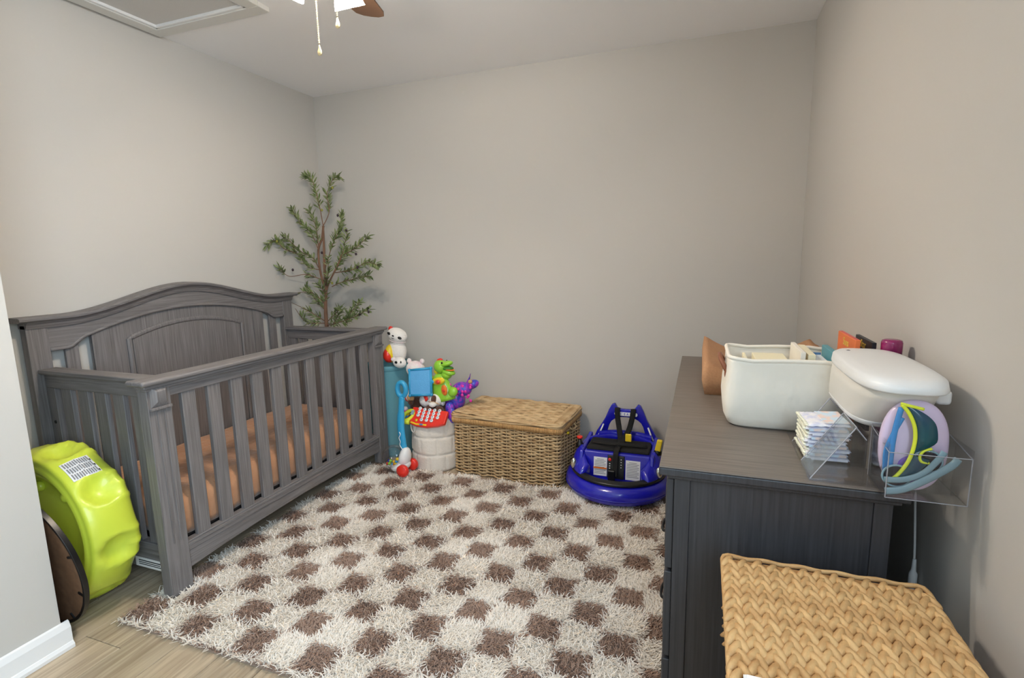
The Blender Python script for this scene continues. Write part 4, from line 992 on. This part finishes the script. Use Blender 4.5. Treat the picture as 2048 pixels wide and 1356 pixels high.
for r_ in range(3):
    z0 = .088+r_*.235
    for c in range(2):
        y0 = 1.196+c*.632
        d = link('drawer', MB().box(-.063, -.045, y0, y0+.622, z0, z0+.226), 'dside', t, org=O, bevel=.003)
        link('drawer_field', MB().box(-.066, -.062, y0+.035, y0+.587, z0+.032, z0+.194), 'dside', d, org=O, bevel=.0025)
        yc = y0+.622-.12 if c == 0 else y0+.311
        zc = z0+.113
        yc = y0+.46 if c == 0 else y0+.18
        link('bow_handle', MB().tube(bez([(-.062, yc-.048, zc), (-.072, yc-.048, zc-.004), (-.090, yc-.036, zc-.012), (-.095, yc, zc-.016), (-.090, yc+.036, zc-.012), (-.072, yc+.048, zc-.004), (-.062, yc+.048, zc)], 5), .0048, 10), 'black', d, org=O, smooth=True)
# ------------------------------------------------------------------ changing pad
t = thing('changing_pad', 'tan covered contoured changing pad lying on the far end of the dresser', 'changing pad', (.225, 2.12, DZ))
V = []; F = []; nx, ny = 24, 24; x0, x1, y0, y1 = .015, .425, 1.815, 2.44
def pz(u):  # u 0..1 across
    s_ = abs(2*u-1); return .048+.066*max(0, (s_-.15)/.85)**1.6 if s_ < .9 else .048+.066*((.9-.15)/.85)**1.6+.010*math.sin((s_-.9)/.1*PI/2)
for i in range(nx+1):
    u = i/nx
    for j in range(ny+1):
        v = j/ny; e = min(v, 1-v); dip = .010*max(0, 1-e/.05)
        V.append((x0+(x1-x0)*u, y0+(y1-y0)*v, DZ+pz(u)-dip+.002*math.sin(v*22+u*6)))
for i in range(nx):
    for j in range(ny): a = i*(ny+1)+j; F.append((a, a+ny+1, a+ny+2, a+1))
ring = [(i, 0) for i in range(nx)]+[(nx, j) for j in range(ny)]+[(i, ny) for i in range(nx, 0, -1)]+[(0, j) for j in range(ny, 0, -1)]
base = len(V)
for (k, ins) in ((.5, -.006), (.0, .004)):
    for i, j in ring:
        x, y, z = V[i*(ny+1)+j]; cx, cy = (x0+x1)/2, (y0+y1)/2
        V.append((cx+(x-cx)*(1-ins/.2), cy+(y-cy)*(1-ins/.3), DZ+.001+(z-DZ)*k))
top = [i*(ny+1)+j for i, j in ring]; n = len(ring)
for q_ in range(n):
    r_ = (q_+1) % n; F.append((top[q_], top[r_], base+r_, base+q_)); F.append((base+q_, base+r_, base+n+r_, base+n+q_))
F.append(tuple(base+n+q_ for q_ in range(n)))
link('pad_cover', MB().add(V, F), 'tan', t, org=t.location, smooth=True)
q = MB().tube([(x0+.003, y0+.003+(y1-y0-.006)*k/20, DZ+.052) for k in range(21)], .002, 6)
link('piping', q, 'tan', t, org=t.location, smooth=True)
# ------------------------------------------------------------------ canvas bin and its contents
t = thing('canvas_bin', 'white canvas storage bin with brown leather handles on the dresser', 'storage bin', (.215, 1.585, DZ))
bx0, bx1, by0, by1 = .070, .366, 1.475, 1.715
def se_ring(cx, cy, hx_, hy_, e, n=72):
    out = []
    for k in range(n):
        a = 2*PI*k/n+PI/4; c, s_ = math.cos(a), math.sin(a)
        out.append((cx+hx_*math.copysign(abs(c)**e, c), cy+hy_*math.copysign(abs(s_)**e, s_)))
    return out
cxb, cyb = (bx0+bx1)/2, (by0+by1)/2; hxb, hyb = (bx1-bx0)/2, (by1-by0)/2
V = []; F = []; rings = []
for z, sx, sy, e in ((.001, .90, .84, .32), (.006, .95, .90, .30), (.03, 1.02, .99, .28), (.07, 1.045, 1.03, .26), (.11, 1.03, 1.015, .24), (.145, .995, .985, .22), (.178, .985, .98, .20), (.190, .985, .98, .20), (.190, .955, .945, .20), (.15, .955, .945, .20), (.05, .95, .94, .22), (.012, .90, .88, .3)):
    rings.append([(x, y, DZ+z+(.004*math.sin(x*30) if z > .15 else 0)) for x, y in se_ring(cxb, cyb, hxb*sx, hyb*sy, e)])
for r_ in rings: V += r_
for i in range(len(rings)-1):
    for k in range(72): l = (k+1) % 72; F.append((i*72+k, i*72+l, (i+1)*72+l, (i+1)*72+k))
F.append(tuple(reversed(range(72)))); F.append(tuple((len(rings)-1)*72+k for k in range(72)))
link('canvas_body', MB().add(V, F), 'canvas', t, org=t.location, smooth=True)
link('rim_piping', MB().tube([(x, y, DZ+.190+.004*math.sin(x*30)) for x, y in se_ring(cxb, cyb, hxb*.972, hyb*.965, .2, 96)], .0055, 8, closed=True), 'canvas', t, org=t.location, smooth=True)
for xx, s_ in ((bx0+.002, -1), (bx1-.002, 1)):
    h = link('leather_handle', MB().tube(bez([(xx, cyb-.055, DZ+.145), (xx+s_*.010, cyb-.052, DZ+.165), (xx+s_*.016, cyb-.035, DZ+.176), (xx+s_*.017, cyb, DZ+.180), (xx+s_*.016, cyb+.035, DZ+.176), (xx+s_*.010, cyb+.052, DZ+.165), (xx, cyb+.055, DZ+.145)], 5), .0065, 8), 'leather', t, org=t.location, smooth=True)
    for dy in (-.055, .055): link('leather_tab', MB().ell((xx+s_*.001, cyb+dy, DZ+.140), (.005, .009, .018)), 'leather', h, org=t.location, smooth=True)
def slab(name, label, cat, x0, x1, y0, y1, z0, z1, mt, tilt=0, pages=None, bev=.0015):
    c = Vector(((x0+x1)/2, (y0+y1)/2, z0))
    t = thing(name, label, cat, c); t.rotation_euler = (0, tilt, 0)
    link('cover', MB().box(x0-c.x, x1-c.x, y0-c.y, y1-c.y, 0, z1-z0), mt, t, bevel=bev); return t, c
ZB = DZ+.014
slab('booklet', 'thin ivory booklet standing at the left inside the canvas bin', 'booklet', .118, .126, 1.53, 1.66, ZB, DZ+.178, 'ivory')
tt, c = slab('card_box', 'wide flat ivory card box inside the canvas bin', 'box', .145, .228, 1.510, 1.668, ZB, DZ+.178, 'ivory')
link('lid_edge', MB().box(-.0425, .0425, -.080, .080, .140, .143), 'pgreen', tt)
slab('board_book', 'white board book standing taller than the ivory card box', 'book', .240, .252, 1.500, 1.672, ZB, DZ+.212, 'canvas', R_(2))
slab('picture_book', 'white picture book leaning against the white board book', 'book', .258, .276, 1.505, 1.670, ZB, DZ+.206, 'ivory', R_(2))
tt, c = slab('open_card_tray', 'pale green tray of white cards inside the canvas bin', 'box', .289, .322, 1.52, 1.66, ZB, DZ+.172, 'pgreen')
link('card_stack', MB().box(-.014, .014, -.064, .060, .156, .168), 'cloth', tt); link('blue_divider', MB().box(-.015, .015, .056, .060, .150, .174), 'blueb', tt)
slab('teal_box', 'teal printed box at the right end of the canvas bin', 'box', .328, .343, 1.52, 1.68, ZB, DZ+.206, 'tealb')
tt, c = slab('orange_book', 'orange hardback book standing between the canvas bin and the wall', 'book', .374, .386, 1.535, 1.715, DZ+.001, DZ+.243, 'orangeb')
link('pages', MB().box(-.0045, .0045, -.087, .088, .2415, .2424), 'red', tt)
Mside = T(-.0062, 0, .222) @ Matrix.Rotation(-PI/2, 4, 'Z') @ Matrix.Rotation(PI/2, 4, 'X')
link('title', text_mb('Suns', .030, Mside), 'gold', tt)
tt, c = slab('black_book', 'black hardback book with gold title beside the maroon lid', 'book', .414, .424, 1.545, 1.700, DZ+.001, DZ+.236, 'blackb')
Mside = T(-.0052, 0, .218) @ Matrix.Rotation(-PI/2, 4, 'Z') @ Matrix.Rotation(PI/2, 4, 'X')
link('title', text_mb('Star', .030, Mside), 'gold', tt)
t = thing('wipes_canister', 'tall canister with a glossy maroon lid behind the wipe warmer', 'canister', (.4465, 1.512, DZ))
link('cylinder', MB().lathe([(0, .001), (.018, .001), (.0205, .004), (.0205, .205), (0, .205)], 32), 'maroon', t, smooth=True)
link('lid', MB().lathe([(0, .205), (.0225, .206), (.0228, .243), (.021, .249), (.015, .2515), (0, .252)], 40), 'maroon', t, smooth=True)
# ------------------------------------------------------------------ acrylic organiser
t = thing('acrylic_organizer', 'clear acrylic organizer with slanted dividers on the near dresser corner', 'organizer', (.34, 1.3, DZ))
O = t.location; th = .0025
def ac(name, mb, m_='acrylic'): return link(name, mb, m_, t, org=O)
ac('base_plate', MB().box(.222, .470, 1.166, 1.50, DZ+.0005, DZ+.003))
pol = [(.224, DZ+.003), (.299, DZ+.120), (.318, DZ+.096), (.318, DZ+.003)]
for yy in (1.168, 1.272, 1.40, 1.498):
    d = ac('divider', MB().prism(pol, 'y', yy, yy+th))
    for a, b in ((0, 1), (1, 2)):
        (xa, za), (xb, zb_) = pol[a], pol[b]
        link('polished_edge', MB().tube([(xa, yy+th/2, za), (xb, yy+th/2, zb_)], .0011, 4), 'acryle', d, org=O)
    ac('rear_divider', MB().box(.318, .462, yy, yy+th, DZ+.003, DZ+(.096 if yy > 1.2 else .10)))
sp = ac('sloped_panel', MB().add([(.224, 1.171, DZ+.004), (.224, 1.271, DZ+.004), (.299, 1.271, DZ+.121), (.299, 1.171, DZ+.121), (.2262, 1.171, DZ+.0026), (.2262, 1.271, DZ+.0026), (.3012, 1.271, DZ+.1196), (.3012, 1.171, DZ+.1196)], [(0, 1, 2, 3), (7, 6, 5, 4), (0, 4, 5, 1), (1, 5, 6, 2), (2, 6, 7, 3), (3, 7, 4, 0)]))
link('ridge_edge', MB().tube([(.300, 1.170, DZ+.1205), (.300, 1.273, DZ+.1205)], .0012, 4), 'acryle', sp, org=O)
# front pocket box
ac('pocket_floor', MB().box(.342, .468, 1.116, 1.2245, DZ+.0032, DZ+.0055))
ac('pocket_front', MB().box(.342, .468, 1.114, 1.1165, DZ+.0032, DZ+.094))
ac('pocket_side', MB().box(.340, .3425, 1.114, 1.2245, DZ+.0032, DZ+.110)); ac('pocket_side', MB().box(.4665, .469, 1.114, 1.2245, DZ+.0032, DZ+.110))
ac('pocket_back', MB().box(.340, .469, 1.2245, 1.227, DZ+.0032, DZ+.115))
q = MB()
for a, b in (((.341, 1.115, DZ+.004), (.341, 1.115, DZ+.094)), ((.468, 1.115, DZ+.004), (.468, 1.115, DZ+.094)), ((.341, 1.115, DZ+.004), (.468, 1.115, DZ+.004)), ((.341, 1.115, DZ+.094), (.468, 1.115, DZ+.094)), ((.341, 1.115, DZ+.094), (.341, 1.226, DZ+.110)), ((.468, 1.115, DZ+.094), (.468, 1.226, DZ+.110)), ((.341, 1.226, DZ+.115), (.468, 1.226, DZ+.115)), ((.341, 1.226, DZ+.004), (.341, 1.226, DZ+.115))): q.tube([a, b], .0009, 4)
link('pocket_edges', q, 'acryle', t, org=O)
# ------------------------------------------------------------------ diapers
for k in range(9):
    z = DZ+.005+k*.0096; zt_ = .0086
    t = thing('diaper', ['lowest folded diaper of the stack in the acrylic organizer', 'second folded diaper from the bottom of the stack', 'third folded diaper from the bottom of the stack', 'fourth folded diaper from the bottom of the stack', 'middle folded diaper of the stack', 'fourth folded diaper from the top of the stack', 'third folded diaper from the top of the stack', 'second folded diaper from the top of the stack', 'topmost folded diaper of the stack, patterned flap showing'][k], 'diaper', (.285, 1.335, z), 0, 'folded diapers in the acrylic organizer')
    rk = random.Random(k); dx = rk.uniform(-.003, .003); t.rotation_euler.z = R_(rk.uniform(-3, 3)); t.rotation_euler.y = R_(-.35*k)
    V = []; F = []
    nxx, nyy = 16, 8
    for s_ in (0, 1):
        for i in range(nxx+1):
            for j in range(nyy+1):
                u, v = i/nxx, j/nyy; ed = min(1, min(u, 1-u, v, 1-v)*7)**.5
                V.append((-.052+.084*u+dx, -.056+.112*v, (zt_*(.5+.5*ed) if s_ else zt_*(.42-.42*ed))+.0008*math.sin(u*30+k+v*11)))
    n_ = (nxx+1)*(nyy+1)
    for i in range(nxx):
        for j in range(nyy):
            a = i*(nyy+1)+j; F.append((n_+a, n_+a+nyy+1, n_+a+nyy+2, n_+a+1)); F.append((a+1, a+nyy+2, a+nyy+1, a))
    rg = [i*(nyy+1) for i in range(nxx)]+[nxx*(nyy+1)+j for j in range(nyy)]+[i*(nyy+1)+nyy for i in range(nxx, 0, -1)]+[j for j in range(nyy, 0, -1)]
    for a in range(len(rg)): b = (a+1) % len(rg); F.append((rg[a], rg[b], n_+rg[b], n_+rg[a]))
    link('padding', MB().add(V, F), 'diaper', t, smooth=True)
    link('frill', MB().tube([(-.053+dx+.0016*math.sin(i*2.4), -.052+.104*i/26, zt_/2+.0012*math.cos(i*2.1)) for i in range(27)], .0030, 6), 'frill', t, smooth=True)
    if k == 8: link('printed_flap', MB().box(-.020, .030, -.050, .045, zt_, zt_+.0015), 'diaper2', t, bevel=.0006)
    else: link('printed_flap', MB().box(-.045+dx, .028+dx, -.0575, -.0565, .001, zt_-.002), 'diaper2' if k % 2 else 'diaper', t)
# ------------------------------------------------------------------ wipe warmer
wz = DZ+.099
t = thing('wipe_warmer', 'white rounded wipe warmer with flat lid standing on the acrylic organizer', 'wipe warmer', (.382, 1.36, wz))
def wr_(z, cx, cy, hx_, hy_, e): return [(x, y, z) for x, y in se_ring(cx, cy, hx_, hy_, e, 64)]
def loft(rings, capa=True, capb=True):
    V = []; F = []; n = len(rings[0])
    for r_ in rings: V += r_
    for i in range(len(rings)-1):
        for k in range(n): l = (k+1) % n; F.append((i*n+k, i*n+l, (i+1)*n+l, (i+1)*n+k))
    if capa: F.append(tuple(reversed(range(n))))
    if capb: F.append(tuple((len(rings)-1)*n+k for k in range(n)))
    return MB().add(V, F)
B_ = [wr_(wz+.0, .382, 1.404, .058, .136, .55), wr_(wz+.003, .382, 1.402, .064, .150, .55), wr_(wz+.018, .380, 1.392, .070, .164, .55), wr_(wz+.024, .380, 1.388, .0715, .168, .55), wr_(wz+.075, .379, 1.356, .073, .178, .57), wr_(wz+.106, .379, 1.334, .074, .184, .60)]
link('tub', loft(B_), 'whitew', t, org=t.location, smooth=True)
L_ = [wr_(wz+.102, .379, 1.328, .077, .192, .58), wr_(wz+.106, .379, 1.326, .0785, .196, .58), wr_(wz+.122, .379, 1.328, .0765, .190, .58), wr_(wz+.128, .379, 1.334, .069, .172, .58), wr_(wz+.1315, .379, 1.338, .052, .136, .62), wr_(wz+.133, .379, 1.34, .02, .05, .8)]
ld_ = link('lid', loft(L_), 'white', t, org=t.location, smooth=True)
link('base_skirt', loft([wr_(wz+.002, .382, 1.402, .0645, .151, .55), wr_(wz+.017, .380, 1.392, .0712, .166, .55), wr_(wz+.019, .380, 1.392, .070, .164, .55)], False, False), 'white', t, org=t.location, smooth=True)
link('lid_button', MB().ell((.340, 1.448, wz+.1295), (.0055, .0085, .0032)), 'ink', ld_, org=t.location, smooth=True, label='grey oval button')
link('lid_latch', MB().box(.436, .462, 1.20, 1.235, wz+.070, wz+.100), 'white', ld_, org=t.location, bevel=.008, seg=3)
# ------------------------------------------------------------------ lotion jug and sunglasses in the pocket
t = thing('lotion_bottle', 'lavender oval lotion bottle with purple label in the clear pocket', 'bottle', (.392, 1.162, DZ+.006))
link('bottle_body', MB().ell((0, 0, .090), (.056, .020, .090), nu=40, nv=24, e=.86), 'lav', t, smooth=True)
lb_ = link('bottle_label', MB().ell((.002, -.0035, .052), (.036, .020, .036), nu=32, nv=16, e=.8), 'purpl', t, smooth=True, label='purple oval label')
link('label_text', MB().box(-.004, .018, -.0250, -.0236, .040, .047).box(-.016, -.004, -.0250, -.0236, .031, .036), 'white', lb_, bevel=.001)
t = thing('wraparound_sunglasses', 'lime framed wraparound sunglasses with teal lens standing on end', 'sunglasses', (.362, 1.134, DZ+.008))
gp = [(-.004, 0, .176), (.008, -.002, .160), (.018, -.003, .135), (.020, -.004, .105), (.014, -.003, .070), (.0, -.001, .040), (-.016, .002, .022)]
gf = [(x, y-.006, z) for x, y, z in gp]
link('frame', MB().tube(bez(gf, 6), .0034, 8), 'limeg', t, smooth=True)
link('frame_top', MB().tube(bez([(-.006, -.006, .178), (.012, -.007, .174), (.030, -.006, .170)], 4), .003, 8), 'limeg', t, smooth=True)
g = bez(gf, 6); n = len(g); V = []; F = []
for i, p in enumerate(g):
    u = i/(n-1); w_ = .034*math.sin(min(1, u*3.2)*PI/2)*(1 if u < .45 else max(.05, 1-((u-.45)/.14)**2 if u < .58 else .12))
    if u > .62: w_ = .030*max(.0, 1-((u-.62)/.34)**2)
    V += [tuple(p), (p.x+w_, p.y-.002, p.z+.004*(.5-u)), (p.x+w_, p.y, p.z+.004*(.5-u)), (p.x, p.y+.002, p.z)]
for i in range(n-1):
    for k in range(4): l = (k+1) % 4; F.append((i*4+k, (i+1)*4+k, (i+1)*4+l, i*4+l))
link('lens', MB().add(V, F), 'lens', t, smooth=True)
link('nose_piece', MB().tube(bez([(.048, -.008, .096), (.036, -.010, .092), (.030, -.010, .080), (.034, -.010, .070), (.046, -.008, .068)], 4), .0026, 6), 'limeg', t, smooth=True)
link('nose_pad', MB().ell((.047, -.006, .082), (.010, .004, .012)), 'acrylic', t, smooth=True)
link('temple', MB().tube(bez([(-.004, -.004, .170), (-.010, -.001, .12), (-.012, .0, .07), (-.010, .004, .03)], 5), .0050, 8, flat=.4, up=(0, 1, 0)), 'bluet', t, smooth=True)
link('temple', MB().tube(bez([(.0, -.002, .150), (-.012, 0, .115), (-.020, .002, .08), (-.018, .004, .04)], 5), .0042, 8, flat=.4, up=(0, 1, 0)), 'bluet', t, smooth=True)
t = thing('round_sunglasses', 'slate blue round sunglasses with crossed temples in the front of the clear pocket', 'sunglasses', (.40, 1.124, DZ+.006))
for cx_, cz in ((-.040, .038), (.006, .072)):
    r_ = link('rim', MB().tube([(cx_+.023*math.cos(a), .004, cz+.021*math.sin(a)) for a in [2*PI*k/36 for k in range(36)]], .0020, 8, closed=True), 'slate', t, smooth=True)
    link('dark_lens', MB().lathe([(0, 0), (.022, 0), (.022, .0012), (0, .0012)], 32, T(cx_, .0045, cz) @ Matrix.Rotation(PI/2, 4, 'X')), 'smoke', r_)
link('bridge', MB().tube(bez([(-.020, .004, .050), (-.018, .003, .058), (-.012, .004, .062)], 4), .0022, 6), 'slate', t, smooth=True)
link('temple', MB().tube(bez([(-.058, -.003, .008), (-.030, -.004, .016), (.005, -.004, .040), (.040, -.003, .070), (.050, .0, .084)], 6), .0072, 10, flat=.4, up=(0, 1, 0)), 'slate', t, smooth=True)
link('temple', MB().tube(bez([(-.060, .000, .030), (-.030, -.001, .034), (.0, -.0, .050), (.022, .001, .080), (.030, .003, .094)], 6), .0060, 10, flat=.4, up=(0, 1, 0)), 'slate', t, smooth=True)
# ------------------------------------------------------------------ cable on the wall
t = thing('power_cable', 'white power cable with thick plug joint hanging behind the dresser', 'cable', (.475, 1.35, 0))
O = t.location
link('cord', MB().tube(bez([(.470, 1.36, .80), (.474, 1.355, .72), (.478, 1.345, .62), (.478, 1.338, .56), (.478, 1.335, .50), (.476, 1.32, .25), (.466, 1.30, .02), (.455, 1.27, .004), (.43, 1.25, .004)], 6), .0026, 7), 'cable', t, org=O, smooth=True)
link('inline_plug', MB().lathe([(0, .60), (.0035, .60), (.0045, .58), (.0052, .572), (.0085, .565), (.0088, .535), (.006, .528), (.0058, .512), (0, .51)], 20, T(.4775, 1.338, 0)), 'cable', t, org=O, smooth=True)
# ------------------------------------------------------------------ seagrass hamper
HZ = .682
t = thing('seagrass_hamper', 'woven seagrass laundry hamper with braided lid in the foreground', 'hamper', (.235, .91, 0))
O = Vector(t.location); hx0_, hx1_, hy0_, hy1_ = .060, .412, .735, 1.098
link('core', MB().box(hx0_+.018, hx1_-.018, hy0_+.018, hy1_-.018, .002, HZ-.045), 'grassd', t, org=O)
link('lid_core', MB().box(hx0_+.010, hx1_-.010, hy0_+.010, hy1_-.010, HZ-.040, HZ-.012), 'grassd', t, org=O)
rh = random.Random(9)
def braid_mb(L, wd, ht, pitch=.0285, seed=0):
    """a flat three-strand braid along +y, lying on z=0: overlapping slanted lumps in a chevron"""
    rk = random.Random(seed); q = MB(); k = 0; y = pitch*.55+rk.uniform(0, .25)*pitch
    while y < L-.006:
        for s_ in (-1, 1):
            yy = y+(pitch/2 if s_ > 0 else 0)
            if yy > L-.72*pitch: continue
            q.ell((s_*wd*.23+rk.uniform(-.0008, .0008), yy, ht*.45+rk.uniform(-.0008, .0012)), (wd*.26, pitch*.80, ht*.55), (rk.uniform(.02, .22), 0, s_*R_(27)+rk.uniform(-.1, .1)), nu=10, nv=6)
        y += pitch
    return q
wdt = (hx1_-hx0_)/13
for i in range(13):
    q = braid_mb(hy1_-hy0_, wdt*1.12, .015, seed=i)
    link('braid', q, 'grass', t, loc=Vector((hx0_+wdt*(i+.5), hy0_, HZ-.016))-O, smooth=True)
# lid edge cord and lid sides
for z, o_ in ((HZ-.012, .001), (HZ-.026, .0)):
    q = MB(); loop = rrect((hx1_-hx0_)/2+o_, (hy1_-hy0_)/2+o_, .012, 150)
    pts = [p+Vector(((hx0_+hx1_)/2, (hy0_+hy1_)/2, z+.0015*math.sin(k*.9))) for k, (p, n_) in enumerate(loop)]
    link('edge_cord', q.tube(pts, .0048, 7, closed=True), 'grass', t, org=O, smooth=True)
# side braids, horizontal rows round the body
rows = 31
for r_ in range(rows):
    z = HZ-.050-r_*.0205
    if z < .012: break
    ins = .004+.022*r_/rows*.3
    L = hy1_-hy0_-2*ins
    q = MB().add(*(lambda q: (q.v, q.f))(braid_mb(L, .026, .013, seed=100+r_)), Matrix.Rotation(-PI/2, 4, 'Y'))
    link('side_braid', q, 'grass', t, loc=Vector((hx0_+ins+.021, hy0_+ins, z))-O, smooth=True)
    if r_ < 8:
        L2 = hx1_-hx0_-2*ins
        q = MB().add(*(lambda q: (q.v, q.f))(braid_mb(L2, .026, .013, seed=200+r_)), Matrix.Rotation(-PI/2, 4, 'Z') @ Matrix.Rotation(-PI/2, 4, 'Y'))
        link('back_braid', q, 'grass', t, loc=Vector((hx0_+ins, hy1_-ins-.014, z))-O, smooth=True)
t = thing('folded_cloth', 'corner of a folded white cloth lying on the hamper lid', 'cloth', (.104, .738, HZ))
q = MB()
for k in range(3): q.box(-.028+.002*k, .05, -.012, .012-.002*k, .003+.0022*k, .0048+.0022*k)
link('fold', q, 'cloth', t, bevel=.0008)
